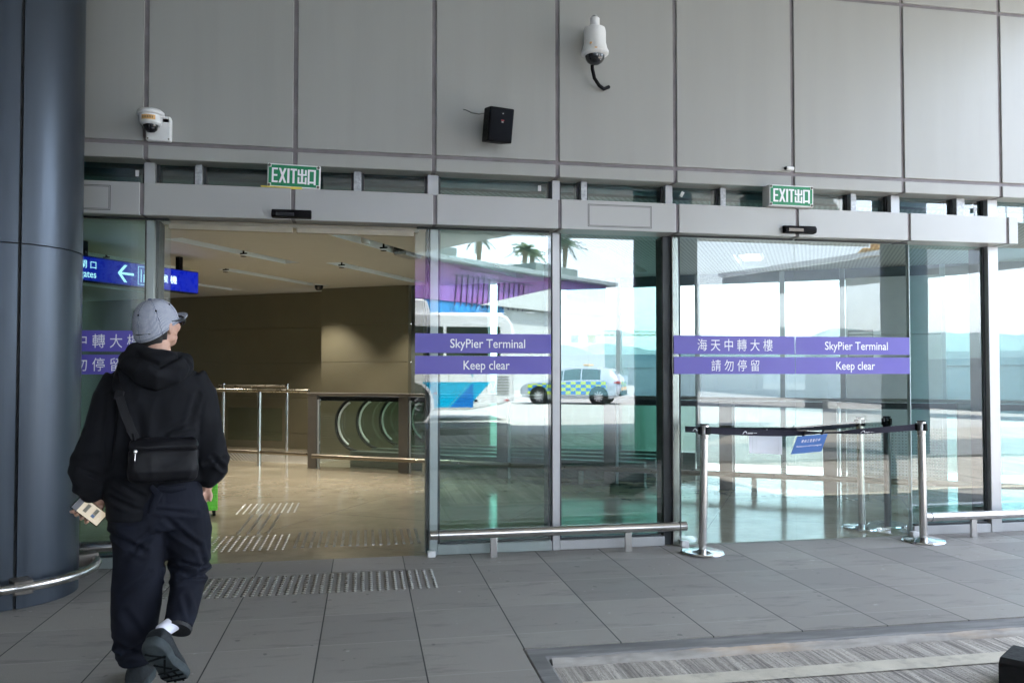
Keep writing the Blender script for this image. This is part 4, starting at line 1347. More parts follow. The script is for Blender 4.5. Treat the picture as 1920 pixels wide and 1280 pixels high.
def check_mat():
    m, t, bs = nodes_of('checker_livery')
    tc = N(t, 'ShaderNodeTexCoord')
    sp = N(t, 'ShaderNodeSeparateXYZ')
    t.links.new(tc.outputs['Object'], sp.inputs[0])
    def sq(ax, P):
        return math_(t, 'MODULO', math_(t, 'FLOOR', math_(t, 'DIVIDE', math_(t, 'ADD', sp.outputs[ax], 10.0), P)), 2.0)
    x_ = math_(t, 'ADD', math_(t, 'ADD', sq(0, .23), sq(1, .23)), sq(2, .145))
    f = math_(t, 'MODULO', x_, 2.0)
    c = mixc(t, f, (.55, .72, .03), (.01, .17, .55))
    t.links.new(c, bs.inputs['Base Color'])
    bs.inputs['Roughness'].default_value = .3
    return m
M['check'] = check_mat()
M['car'] = pbr('silver_car_paint', (.52, .56, .62), .22, .4, var=.02)
car = thing('patrol_car', 'silver patrol SUV with yellow and blue checks, reflected in the fixed window', 'car', (9.5, -29.9, -.07), R(180 + 27))
# car space: +x = front; side facing the glass is -y after the turn
def car_section(x):
    # half width, bottom, belt, roof half width, roof z
    tab = [(-2.35, .78, .48, 1.02, .0, 1.02), (-2.25, .86, .34, 1.06, .62, 1.22), (-1.9, .92, .26, 1.08, .66, 1.60), (-1.2, .94, .24, 1.06, .68, 1.70), (-.2, .94, .24, 1.03, .68, 1.71),
           (.45, .94, .24, 1.0, .66, 1.60), (1.15, .94, .24, .98, .72, 1.08), (1.9, .92, .26, .93, .70, .98), (2.25, .84, .34, .80, .6, .84), (2.38, .7, .45, .66, .5, .70)]
    for a, b in zip(tab, tab[1:]):
        if a[0] <= x <= b[0]:
            f = (x - a[0]) / (b[0] - a[0])
            return [p + (q - p) * f for p, q in zip(a, b)]
    return tab[-1]
mb = MB()
xs = [-2.35 + 4.73 * k / 44 for k in range(45)]
sec = []
for x in xs:
    _, hw, zb, zl, rw, zr = car_section(min(max(x, -2.35), 2.379))
    half = [(0, zb), (hw * .9, zb), (hw, zb + .12), (hw * 1.0, (zb + zl) / 2), (hw * .98, zl), (max(rw, .3) if zr - zl > .2 else hw * .8, zl + (zr - zl) * .9), (max(rw, .3) * .8 if zr - zl > .2 else hw * .5, zr), (0, zr + .01)]
    ring = [(x, -y, z) for y, z in half] + [(x, y, z) for y, z in half[::-1][1:-1]]
    sec.append(ring)
n = len(sec[0])
mb.v = [p for s in sec for p in s]
for i in range(len(sec) - 1):
    for k in range(n):
        a, b = i * n + k, i * n + (k + 1) % n
        mb.f.append((a, b, b + n, a + n))
mb.f.append(tuple(range(n)))
mb.f.append(tuple((len(sec) - 1) * n + k for k in range(n)))
mb.build('body', M['car'], car, smooth=50)
for sy in (-1, 1):
    def yz(x, f, e=.012):
        _, hw, zb, zl, rw, zr = car_section(x)
        y = hw * .98 + (max(rw, .3) - hw * .98) * f
        return (x, sy * (y + e), zl + (zr - zl) * .9 * f)
    for x0, x1 in ((.30, .88), (-.55, .24), (-1.45, -.61)):
        N_ = 8
        vs, fs = [], []
        for k in range(N_ + 1):
            x = x0 + (x1 - x0) * k / N_
            for f in (.08, .5, .92):
                vs.append(yz(x, f))
        for k in range(N_):
            for j in (0, 1):
                fs.append((3 * k + j, 3 * k + j + 1, 3 * k + j + 4, 3 * k + j + 3))
        MB().add(vs, fs).build('window', M['darkglass'], car)
    vs, fs = [], []
    for k in range(33):
        x = -1.75 + 3.7 * k / 32
        _, hw, zb, zl, rw, zr = car_section(x)
        arch = max(0, .5 - min(abs(x - 1.42), abs(x + 1.38)) * .95) if min(abs(x - 1.42), abs(x + 1.38)) < .5 else 0
        z0 = max(zb + .2, .32 + arch * 1.1)
        for f in (0, .5, 1):
            z = z0 + (zl - .03 - z0) * f
            vs.append((x, sy * (hw * (1.0 - .01 * f) + .006), z))
    for k in range(32):
        for j in (0, 1):
            fs.append((3 * k + j, 3 * k + j + 1, 3 * k + j + 4, 3 * k + j + 3))
    MB().add(vs, fs).build('livery', M['check'], car, smooth=0)
    for x in (1.42, -1.38):
        MB().tube([(x, sy * .80, .38), (x, sy * .951, .38)], .44, 30).build('wheel_arch', M['black_p'], car)
        wheel(car, x, sy * .84, .36, .36, .24, M['alu'], sy)
MB().add([(-2.27, -.6, 1.17), (-2.27, .6, 1.17), (-1.985, .56, 1.55), (-1.985, -.56, 1.55)], [(0, 1, 2, 3)]).build('rear_window', M['darkglass'], car)
MB().box(-2.385, -2.34, -.7, .7, .78, 1.02).build('livery', M['check'], car, .01)
MB().box(-2.39, -2.33, -.72, .72, .62, .76).build('reflective_strip', M['orange'], car, .01)
MB().box(-2.40, -2.2, -.80, .80, .38, .6).build('bumper', M['black_p'], car, .03)
for sy in (-1, 1):
    MB().box(-2.36, -2.05, sy * .80 - .09, sy * .80 + .09, .93, 1.02).build('tail_light', M['red'], car, .02)
MB().box(-.9, -.6, -.55, .55, 1.73, 1.83).build('light_bar', M['orange'], car, .02)
MB().box(.78, .92, -1.16, -.93, 1.0, 1.14).box(.78, .92, .93, 1.16, 1.0, 1.14).build('wing_mirror', M['car'], car, .03)

# purple clad building
pa, pb = Vector((-5, -40.86, 0)), Vector((21.5, -63.6, 0))
pd = (pb - pa).normalized()
pbld = thing('purple_building', 'long low building with purple panelled upper wall, reflected in the window', 'building', tuple(pa), math.atan2(pd.y, pd.x))
# local x along the front, local +y towards the terminal
PL = (pb - pa).length
def purp_mat():
    m, t, bs = nodes_of('purple_panels')
    tc = N(t, 'ShaderNodeTexCoord')
    sp = N(t, 'ShaderNodeSeparateXYZ')
    t.links.new(tc.outputs['Object'], sp.inputs[0])
    n1 = noise_(t, coords(t, (1.8, .1, .12)), 1.0, 3, .7)
    n2 = noise_(t, coords(t, (.18, 1, .3)), 1.0, 3, .6)
    c = mixc(t, ramp(t, n1, .35, .65), (.20, .075, .30), (.24, .15, .42))
    c = mixc(t, ramp(t, n2, .45, .6), c, (.27, .10, .29))
    f = math_(t, 'FRACT', math_(t, 'MULTIPLY', sp.outputs[0], 1 / .9))
    c = mixc(t, math_(t, 'LESS_THAN', f, .05), c, (.10, .05, .16))
    t.links.new(c, bs.inputs['Base Color'])
    bs.inputs['Roughness'].default_value = .5
    return m
MB().box(0, PL, -6, 0, 6.4, 9.1).build('upper_wall', purp_mat(), pbld, smooth=0)
MB().box(-.4, PL + .6, -6.4, .9, 9.11, 9.45).build('roof_edge', pbr('roof_grey', (.22, .26, .27), .5), pbld, .03)
MB().box(0, PL, -6, -.15, -.07, 6.39).build('lower_wall', pbr('pale_wall', (.44, .46, .45), .6), pbld, smooth=0)
MB().prism([(17.5, 6.3), (28, 6.3), (28, 8.25), (26, 8.2)], 'y', .02, .5).build('side_roof', pbr('pale_wall_2', (.44, .46, .45), .6), pbld, smooth=0)
MB().box(4, 20.5, -.14, -.1, 5.0, 6.38).build('mural_band', pbr('mural_blue', (.02, .22, .52), .4, var=.8, scale=.5, dirt=((.55, .6, .7), .4, .6)), pbld)
mb = MB()
for k in range(14):
    x = 15 + .6 * k
    mb.bar2((x, .06, 8.3 + (k % 3) * .1), (x - .25, .06, 6.1), .09, .05, (0, 1, 0))
mb.box(14.5, 24, .02, .09, 8.3, 8.38).box(15.4, 23, .02, .09, 8.8, 8.86)
mb.build('mural_branches', pbr('dark_violet', (.06, .03, .10), .5), pbld)
for x0, x1 in ((10.5, 17.2), (27, 33.3)):
    MB().box(x0, x1, -4.5, -2.0, 9.46, 10.7).build('roof_plant', pbr('plant_grey', (.13, .16, .16), .6), pbld, .03)
lp = MB().box(23.1, 23.9, -.14, .14, 6.35, 6.5).box(23.2, 24.0, -.14, .16, 6.0, 6.15).build('wall_lamp', M['white_p'], pbld, .02)

def palm(x, y, h, sd, label, fr=15, rl=2.6):
    rnd = random.Random(sd)
    t = thing('palm_tree', label, 'palm tree', (x, y, -.07), rnd.random() * 6, 'palm trees behind the purple building')
    mb = MB()
    P, rr = [], []
    for k in range(14):
        f = k / 13
        P.append((.5 * f * f * math.sin(sd), .4 * f * f * math.cos(sd), h * f))
        rr.append(.22 - .07 * f + (.02 if k % 2 else 0) + (.08 if f > .9 else 0))
    mb.tube(P, rr, 12).build('trunk', pbr('palm_bark', (.20, .15, .10), .9, var=.3, scale=20, bmp=.5, bscale=30), t)
    top = Vector(P[-1])
    cr_ = MB()
    for k in range(fr):
        a = 2 * math.pi * k / fr + rnd.uniform(-.2, .2)
        el = rnd.uniform(-.1, 1.15)
        L = rl * rnd.uniform(.75, 1.1)
        spine = []
        for q in range(9):
            s = q / 8
            rad = L * s * math.cos(el) + .15 * s
            z = L * s * math.sin(el) - 1.5 * s * s * rnd.uniform(.7, 1)
            spine.append(top + Vector((rad * math.cos(a), rad * math.sin(a), z)))
        sd_ = Vector((-math.sin(a), math.cos(a), 0))
        for q in range(8):
            p0, p1 = spine[q], spine[q + 1]
            for s_ in (-1, 1):
                for e in range(3):
                    b = p0.lerp(p1, e / 3)
                    ln_ = (.75 - .55 * q / 8) * rnd.uniform(.8, 1.15)
                    tip = b + sd_ * s_ * ln_ * .8 + (p1 - p0).normalized() * ln_ * .5 - Vector((0, 0, ln_ * .35))
                    wv = (p1 - p0).normalized() * .05
                    cr_.add([b - wv, b + wv, tip], [(0, 1, 2)])
    cr_.build('crown', pbr('palm_leaf', (.06, .10, .035), .6, var=.5, scale=3), t, smooth=0, recalc=False)
palm(10.0, -66, 13.6, 1, 'tallest bare-topped palm at the left of the row, reflected above the purple wall', 8, 1.7)
palm(14.4, -66.5, 12.9, 2, 'broad crowned palm in the middle of the reflected row', 15, 2.1)
palm(15.9, -70, 13.2, 4, 'slim palm just right of the broad crowned one', 12, 1.7)
palm(17.9, -66.0, 13.4, 3, 'palm half hidden by the mullion at the right of the row')
def bare_tree(x, y, h, sd, label):
    rnd = random.Random(sd)
    t = thing('young_conifer', label, 'tree', (x, y, -.07), 0, 'bare young conifers behind the purple building')
    mb = MB().tube([(0, 0, 0), (0, 0, h * .6), (0, 0, h)], [.14, .09, .02], 8)
    br = MB()
    for k in range(60):
        z = h * (.45 + .53 * k / 60)
        a = rnd.random() * 6.28
        L = (h - z) * .32 + .25
        p = Vector((0, 0, z))
        q = p + Vector((math.cos(a) * L, math.sin(a) * L, L * .18))
        br.tube([p, p.lerp(q, .5) - Vector((0, 0, .05)), q], [.05, .036, .014], 5)
        for e in range(6):
            b = p.lerp(q, .3 + .12 * e)
            s_ = Vector((-math.sin(a), math.cos(a), .3)) * (.25 * L) * (1 if e % 2 else -1)
            br.tube([b, b + s_ + Vector((math.cos(a), math.sin(a), 0)) * .1], [.022, .008], 4)
    mb.build('trunk', pbr('conifer_bark', (.14, .12, .11), .9), t)
    br.build('branches', pbr('conifer_twigs', (.12, .12, .09), .9, var=.4), t, smooth=0, recalc=False)
bare_tree(11.9, -67, 11.8, 11, 'left bare conifer between the tall and the broad palm')
bare_tree(12.9, -66, 11.6, 12, 'middle bare conifer between the tall and the broad palm')
bare_tree(13.6, -68, 12.0, 13, 'bare conifer close left of the broad crowned palm')
bs_ = thing('shrub', 'low bushy green shrub on the roof line beneath the conifers', 'shrub', (11.7, -64.0, 9.0))
rnd = random.Random(5)
lv = MB()
for k in range(700):
    d_ = Vector((rnd.gauss(0, .6), rnd.gauss(0, .5), abs(rnd.gauss(0, .4)) + .3))
    a = Vector((rnd.uniform(-1, 1), rnd.uniform(-1, 1), rnd.uniform(-1, 1))).normalized() * .22
    b = a.cross(Vector((rnd.uniform(-1, 1), rnd.uniform(-1, 1), 1))).normalized() * .09
    lv.add([d_ - a, d_ + b, d_ + a, d_ - b], [(0, 1, 2, 3)])
lv.build('foliage', pbr('shrub_leaf', (.07, .12, .03), .6, var=.5, scale=2), bs_, smooth=0, recalc=False)
MB().tube([(0, 0, .0), (0, 0, .8)], .08, 8).build('stem', M['brown'], bs_)
# elevated walkway at the right, seen over the closed doors as a reflection
ew = thing('elevated_walkway', 'elevated walkway with railing reflected over the closed doors', 'walkway', (15.6, -27.2, 0), R(69.6))
MB().box(0, 30, -2.4, 0, 4.9, 5.6).build('deck_beam', pbr('walkway_grey', (.40, .43, .45), .6), ew, .05)
MB().box(-.1, 30, -.02, .14, 5.61, 5.78).build('edge_trim', M['bus_w'], ew)
rl_ = MB()
for k in range(22, 60):
    rl_.tube([(.25 + .5 * k, -.1, 5.6), (.25 + .5 * k, -.1, 6.7)], .02, 6)
rl_.tube([(11.2, -.1, 6.7), (30, -.1, 6.7)], .035, 8)
rl_.build('railing', M['alu'], ew)
for x in (4, 14, 24):
    MB().tube([(x, -1.2, -.07), (x, -1.2, 4.9)], .45, 24).build('pier', M['clad'], ew)
oc = thing('gantry_trolley', 'orange gantry trolley standing above the reflected walkway', 'machine', (19.3, -20.2, 5.62), R(69))
MB().box(-1.1, 1.1, -.7, .7, .0, .35).box(-.9, -.2, -.5, .5, .351, .8).box(.1, .8, -.4, .4, .351, .7).tube([(-1.0, -.7, .1), (-1.0, .7, .1)], .3, 16).tube([(1.0, -.7, .1), (1.0, .7, .1)], .3, 16).build('frame', pbr('orange_steel', (.62, .33, .06), .5, var=.3), oc, .03)
# ------------------------------------------------------------------ the walking person
def organic(name, mat, mb, parent, voxel, smooth_it=6, fold=None, sub=0):
    """joins overlapping lofts into one continuous skin, then presses folds into it"""
    o = mb.build(name, mat, None, smooth=0)
    md = o.modifiers.new('r', 'REMESH')
    md.mode = 'VOXEL'
    md.voxel_size = voxel
    s = o.modifiers.new('s', 'SMOOTH')
    s.iterations = smooth_it
    s.factor = .5
    fin(o)
    if fold:
        me = o.data
        nn = [v.normal.copy() for v in me.vertices]
        for v, n_ in zip(me.vertices, nn):
            v.co += n_ * fold(v.co)
    o.data.materials.clear()
    o.data.materials.append(mat)
    o.data.polygons.foreach_set('use_smooth', [True] * len(o.data.polygons))
    o.parent = parent
    return o

def cloth_mat(name, col, weave, rough=.85, sheen=.25):
    m, t, bs = nodes_of(name)
    tc = N(t, 'ShaderNodeTexCoord')
    n1 = noise_(t, tc.outputs['Object'], 7, 5, .6)
    n2 = noise_(t, tc.outputs['Object'], weave, 2, .6)
    c = mixc(t, ramp(t, n1, .3, .7), tuple(q * .75 for q in col), tuple(q * 1.25 for q in col))
    t.links.new(c, bs.inputs['Base Color'])
    bs.inputs['Roughness'].default_value = rough
    bs.inputs['Sheen Weight'].default_value = sheen
    bs.inputs['Specular IOR Level'].default_value = .22
    bs.inputs['Sheen Roughness'].default_value = .5
    bs.inputs['Sheen Tint'].default_value = (.5, .55, .75, 1)
    bump(t, bs, n2, .25, .003)
    return m
M['jacket'] = cloth_mat('black_jacket_cloth', (.0055, .006, .0085), 420, .85, .0)
M['trouser'] = cloth_mat('navy_trouser_cloth', (.006, .0075, .0145), 500, .85, .0)
M['bagcloth'] = pbr('black_nylon', (.005, .005, .007), .5, var=.3, scale=9, bmp=.25, bscale=500, spec=.2)
M['skin'] = pbr('skin', (.50, .29, .21), .5, var=.10, scale=14, bmp=.05, bscale=300)
M['hair'] = pbr('black_hair', (.012, .010, .009), .5, var=.3, scale=60, bmp=.4, bscale=300)
M['shoe'] = pbr('dark_teal_knit', (.008, .011, .014), .75, var=.3, scale=40, bmp=.3, bscale=300)
M['sole'] = pbr('grey_teal_sole', (.030, .040, .044), .7, var=.25, scale=18, bmp=.15, bscale=120)
M['sole_d'] = pbr('sole_groove', (.006, .007, .008), .9, spec=.1, var=.2)
M['sock'] = pbr('white_sock', (.75, .75, .85), .9, var=.05, bmp=.2, bscale=400)

PERS = thing('person', 'person in black hooded jacket, navy trousers and striped cap, walking in with a phone', 'person', (-.944, -2.367, 0), R(14.5))
# local frame: +x right, +y walking direction, +z up
def ridge_fold(p, dirv, freq, amp, seed):
    q = Vector((p.x * freq[0], p.y * freq[1], p.z * freq[2]))
    n_ = noise.noise(q + Vector((seed, seed * 2, seed * 3)))
    return amp * (1 - abs(n_) * 2.2)

# --- body: head, neck, trunk, arms and hands as one skin
FACE = Matrix.Translation((.018, .012, 1.615)) @ Matrix.Rotation(R(-45), 4, 'Z') @ Matrix.Rotation(R(10), 4, 'X')
bb = MB()
def hball(c, r, rot=None):
    m = FACE.to_3x3().to_4x4() @ (rot or Matrix.Identity(4))
    bb.ball(FACE @ Vector(c), r, 20, 14, m)
hball((0, -.005, .03), (.073, .092, .085))          # skull (face looks along local +y)
hball((0, .03, -.03), (.062, .068, .085))           # face
hball((0, .062, -.085), (.036, .030, .026))         # chin
hball((0, .104, -.022), (.012, .014, .022))         # nose
hball((0, .094, .0), (.010, .010, .03))
hball((0, .088, -.058), (.024, .012, .010))         # mouth
for s in (-1, 1):
    hball((s * .028, .085, .012), (.015, .010, .010))   # eyes
    hball((s * .046, .066, -.02), (.022, .02, .024))    # cheeks
    hball((s * .055, .02, -.065), (.02, .035, .022))    # jaw
    bb.ball(FACE @ Vector((s * .081, -.006, -.014)), (.012, .021, .034), 14, 10, FACE.to_3x3().to_4x4() @ Matrix.Rotation(R(s * 22), 4, 'Z') @ Matrix.Rotation(R(-12), 4, 'X'))
    bb.ball(FACE @ Vector((s * .070, .004, -.024)), (.012, .014, .020), 12, 8, FACE.to_3x3().to_4x4())
bb.tube([(.014, .005, 1.57), (.018, -.01, 1.50), (.018, -.01, 1.42)], [.058, .060, .075], 18)
bb.rings([(.02, 0, .80, .13, .09), (.02, 0, 1.0, .145, .10), (.02, 0, 1.2, .165, .105), (.02, 0, 1.36, .16, .095), (.02, 0, 1.43, .08, .06)], 24)
bb.tube([(-.13, 0, 1.37), (-.19, -.005, 1.15), (-.24, -.015, .97), (-.212, .02, .87), (-.200, .025, .825)], [.06, .048, .042, .033, .027], 14)
bb.tube([(.16, 0, 1.37), (.22, -.01, 1.15), (.245, -.045, .99), (.238, .02, .90), (.234, .035, .855)], [.06, .048, .042, .034, .028], 14)
for s, pts in ((-1, [(-.045, 0, .84), (-.06, .0, .5), (-.065, -.01, .15)]), (1, [(.13, 0, .84), (.145, .008, .72), (.155, .014, .62)])):
    bb.tube(pts, [.10, .06, .04], 16)
# left hand behind and around the phone
PH = Matrix.Translation((-.242, -.005, .797)) @ Matrix.Rotation(R(42), 4, 'Y') @ Matrix.Rotation(R(-18), 4, 'X')
# phone frame: local x = long axis (down-right), z = short axis (up-right), -y = screen side
def ph(x, y, z):
    return PH @ Vector((x, y, z))
bb.tube([(-.203, .03, .835), ph(.02, .034, .03), ph(-.012, .032, .0)], [.028, .034, .030], 14, flat=((.3, 1, 0), .75))
bb.ball(ph(-.002, .03, .012), (.04, .016, .034), 14, 10, PH.to_3x3().to_4x4())
for i, (x0, x1, ln) in enumerate(((-.045, -.052, 1.0), (-.022, -.027, 1.06), (0.0, -.002, 1.0), (.021, .024, .9))):
    pts = [ph(x0 + .012, .03, .004), ph(x0, .032, -.024), ph(x1, .022, -.041), ph(x1 + .001, .004, -.0435), ph(x1 + .003, -.0115, -.036)]
    bb.tube(pts, [.0098, .0092, .0086, .008, .0066], 10)
bb.tube([ph(.022, .03, .03), ph(.0, .018, .048), ph(-.022, .0, .046), ph(-.034, -.0105, .036)], [.013, .0115, .010, .008], 10)
# right hand sliding into the trouser pocket, thumb outside
bb.ball((.234, .025, .842), (.022, .036, .046), 14, 10)
for k in range(4):
    y = .050 - .018 * k
    bb.tube([(.232, y, .835), (.224, y + .004, .79), (.212, y + .006, .755)], [.010, .009, .0075], 8)
bb.tube([(.246, .0, .855), (.254, -.012, .83), (.250, -.016, .805)], [.012, .0105, .008], 9)
organic('body', M['skin'], bb, PERS, .0052, 3)

# --- jacket
jb = MB()
jb.rings([(.022, .0, .905, .205, .135), (.018, -.0, .98, .212, .145), (.015, -.0, 1.08, .218, .148), (.013, -.0, 1.2, .222, .146), (.015, -.005, 1.29, .22, .135), (.018, -.008, 1.355, .205, .118), (.02, -.01, 1.405, .165, .10), (.02, -.012, 1.45, .105, .085), (.02, -.01, 1.465, .085, .078)], 40, ex=2.35)
jb.rings([(-.072, .0, .752, .106, .125), (-.067, .0, .80, .113, .132), (-.06, .0, .87, .135, .138), (-.04, 0, .95, .155, .14)], 32, ex=2.3)
jb.tube([(-.115, -.005, 1.36), (-.16, -.005, 1.28), (-.19, -.01, 1.16), (-.222, -.02, 1.05), (-.25, -.025, .965), (-.243, -.005, .915), (-.215, .018, .875), (-.205, .024, .855)], [.08, .08, .078, .077, .078, .070, .056, .048], 22)
jb.tube([(.15, -.005, 1.365), (.195, -.008, 1.29), (.22, -.015, 1.17), (.242, -.035, 1.07), (.252, -.05, .99), (.25, -.02, .94), (.238, .012, .915), (.232, .025, .90)], [.082, .084, .080, .077, .078, .068, .054, .046], 22)
jb.tube([(-.232, .0, .888), (-.218, .014, .866)], [.056, .050], 18)
CREASE = [((.185, 1.30), (.15, 1.16), .014, .008), ((.18, 1.20), (.05, 1.13), .013, .008), ((.17, 1.14), (.09, 1.12), .010, .010), ((-.15, 1.30), (-.165, 1.0), .014, .014), ((.25, 1.02), (.30, .96), .010, .014), ((.22, .99), (.30, 1.01), .010, .010), ((-.27, .99), (-.20, .95), .010, .014), ((-.29, 1.03), (-.21, 1.04), .012, .010), ((-.06, 1.24), (-.02, 1.0), .02, .008), ((-.14, .93), (-.03, .86), .012, .012), ((-.16, .86), (-.04, .80), .012, .010)]
def jacket_fold(p):
    arm = max(0, min(1, (abs(p.x - .015) - .19) / .05))
    up = max(0, min(1, (p.z - .78) / .1))
    d = ridge_fold(p, None, (9, 9, 3.2), .006, 3.0) * (1 - arm)
    d += ridge_fold(p, None, (5, 6, 13), .009, 8.0) * arm * max(0, min(1, (1.2 - p.z) / .2))
    d += ridge_fold(p, None, (14, 10, 5), .0035, 1.0)
    for (ax, az), (bx, bz), wd, dp in CREASE:
        f = max(0, min(1, ((p.x - ax) * (bx - ax) + (p.z - az) * (bz - az)) / ((bx - ax) ** 2 + (bz - az) ** 2)))
        e = math.hypot(p.x - ax - f * (bx - ax), p.z - az - f * (bz - az)) / wd
        d += dp * (.6 * math.exp(-((e - 1.6) / .8) ** 2) - math.exp(-e * e)) * math.sin(math.pi * (.15 + .7 * f))
    d -= .006
    d += .006 * noise.noise(Vector((p.x * 6, p.y * 6, p.z * 4 + 20)))
    return d * up if p.z < .8 else d
jk = organic('jacket', M['jacket'], jb, PERS, .0068, 5, jacket_fold)
# hood lying on the back
hb = MB()
ring = [(.075, .085, 1.43), (.100, .035, 1.447), (.102, -.03, 1.452), (.074, -.085, 1.447), (.02, -.11, 1.446), (-.035, -.085, 1.462), (-.066, -.03, 1.487), (-.066, .035, 1.48), (-.04, .085, 1.45)]
hb.tube(ring, [.032, .036, .040, .046, .050, .046, .040, .036, .032], 18)
hb.tube([(.135, -.02, 1.455), (.125, -.075, 1.425), (.075, -.125, 1.395), (.02, -.14, 1.38), (-.04, -.125, 1.40), (-.085, -.075, 1.43), (-.1, -.02, 1.46)], [.034, .046, .056, .06, .056, .046, .034], 18, flat=((0, 1, .2), .8))
hb.ball((.032, -.125, 1.415), (.115, .05, .075), 24, 16)
def hood_fold(p):
    d = ridge_fold(p, None, (7, 7, 12), .006, 5.0)
    # the V crease in the middle of the hood
    vx = p.x - .03
    d -= .016 * math.exp(-((p.z - 1.425 - .55 * abs(vx)) / .011) ** 2) * (1 if p.y < -.08 and abs(vx) < .09 else 0)
    return d
organic('hood', M['jacket'], hb, jk, .0062, 4, hood_fold)

# --- trousers
tb = MB()
tb.rings([(.034, .0, .70, .206, .122), (.034, .0, .80, .206, .13), (.025, .0, .90, .19, .125), (.025, 0, .95, .18, .12)], 36, ex=2.3)
tb.rings([(-.040, .0, .74, .120, .125), (-.042, .0, .66, .114, .120), (-.045, .004, .56, .109, .113), (-.048, .006, .46, .107, .109), (-.052, .004, .36, .105, .104), (-.056, 0, .27, .098, .098), (-.058, -.004, .20, .086, .090), (-.056, -.006, .15, .072, .082), (-.053, -.004, .118, .062, .076)], 32, ex=2.2)
RL = [((.125, .0, .78), .122), ((.146, .008, .70), .117), ((.158, .018, .62), .105), ((.168, .030, .55), .092), ((.168, .025, .495), .083), ((.157, -.03, .44), .077), ((.142, -.08, .385), .072), ((.126, -.125, .335), .068), ((.112, -.16, .292), .066)]
tb.tube([p for p, _ in RL], [r for _, r in RL], 28)
TCREASE = [((.10, .52), (.26, .47), .012, .018), ((.12, .485), (.25, .52), .010, .012), ((.13, .55), (.24, .50), .011, .010), ((.20, .62), (.25, .46), .012, .008), ((.09, .70), (.20, .62), .014, .012), ((.06, .76), (.16, .66), .012, .010), ((-.15, .70), (-.02, .62), .014, .012), ((-.10, .60), (.02, .70), .012, .010), ((-.12, .44), (.0, .52), .016, .008), ((-.14, .22), (-.02, .17), .014, .012), ((-.13, .17), (-.02, .22), .012, .010), ((-.10, .36), (-.02, .24), .018, .008), ((.02, .80), (.19, .77), .010, .010), ((.14, .42), (.17, .33), .014, .010)]
def trouser_fold(p):
    right = p.x > .055
    d = 0
    if right:
        k = math.exp(-((p.z - .50) / .07) ** 2)
        d += ridge_fold(p, None, (5, 5, 17), .013, 2.0) * k
        d += ridge_fold(p, None, (10, 8, 6), .005, 4.0)
    else:
        d += ridge_fold(p, None, (7, 7, 4.5), .007, 6.0)
        d += ridge_fold(p, None, (4, 5, 12), .007, 9.0) * math.exp(-((p.z - .16) / .09) ** 2)
    d += ridge_fold(p, None, (5, 5, 9), .007, 11.0) * math.exp(-((p.z - .72) / .10) ** 2)
    for (ax, az), (bx, bz), wd, dp in TCREASE:
        f = max(0, min(1, ((p.x - ax) * (bx - ax) + (p.z - az) * (bz - az)) / ((bx - ax) ** 2 + (bz - az) ** 2)))
        e = math.hypot(p.x - ax - f * (bx - ax), p.z - az - f * (bz - az)) / wd
        d += dp * (.6 * math.exp(-((e - 1.6) / .8) ** 2) - math.exp(-e * e)) * math.sin(math.pi * (.15 + .7 * f))
    return d - .008
tr_ = organic('trousers', M['trouser'], tb, PERS, .0066, 4, trouser_fold)
MB().tube([(-.0, -.137, .905), (.03, -.147, .87), (.012, -.15, .83), (.0, -.148, .79)], [.010, .018, .016, .010], 10, flat=((0, 1, 0), .5)).tube([(.03, -.14, .895), (.08, -.146, .885), (.14, -.13, .89)], [.012, .014, .010], 10, flat=((0, 1, 0), .5)).build('tie', M['trouser'], tr_)
MB().tube([(.1135, -.1565, .2945), (.1085, -.1665, .2835)], [.0615, .060], 28).build('cuff_shadow', M['black_gap'], tr_)

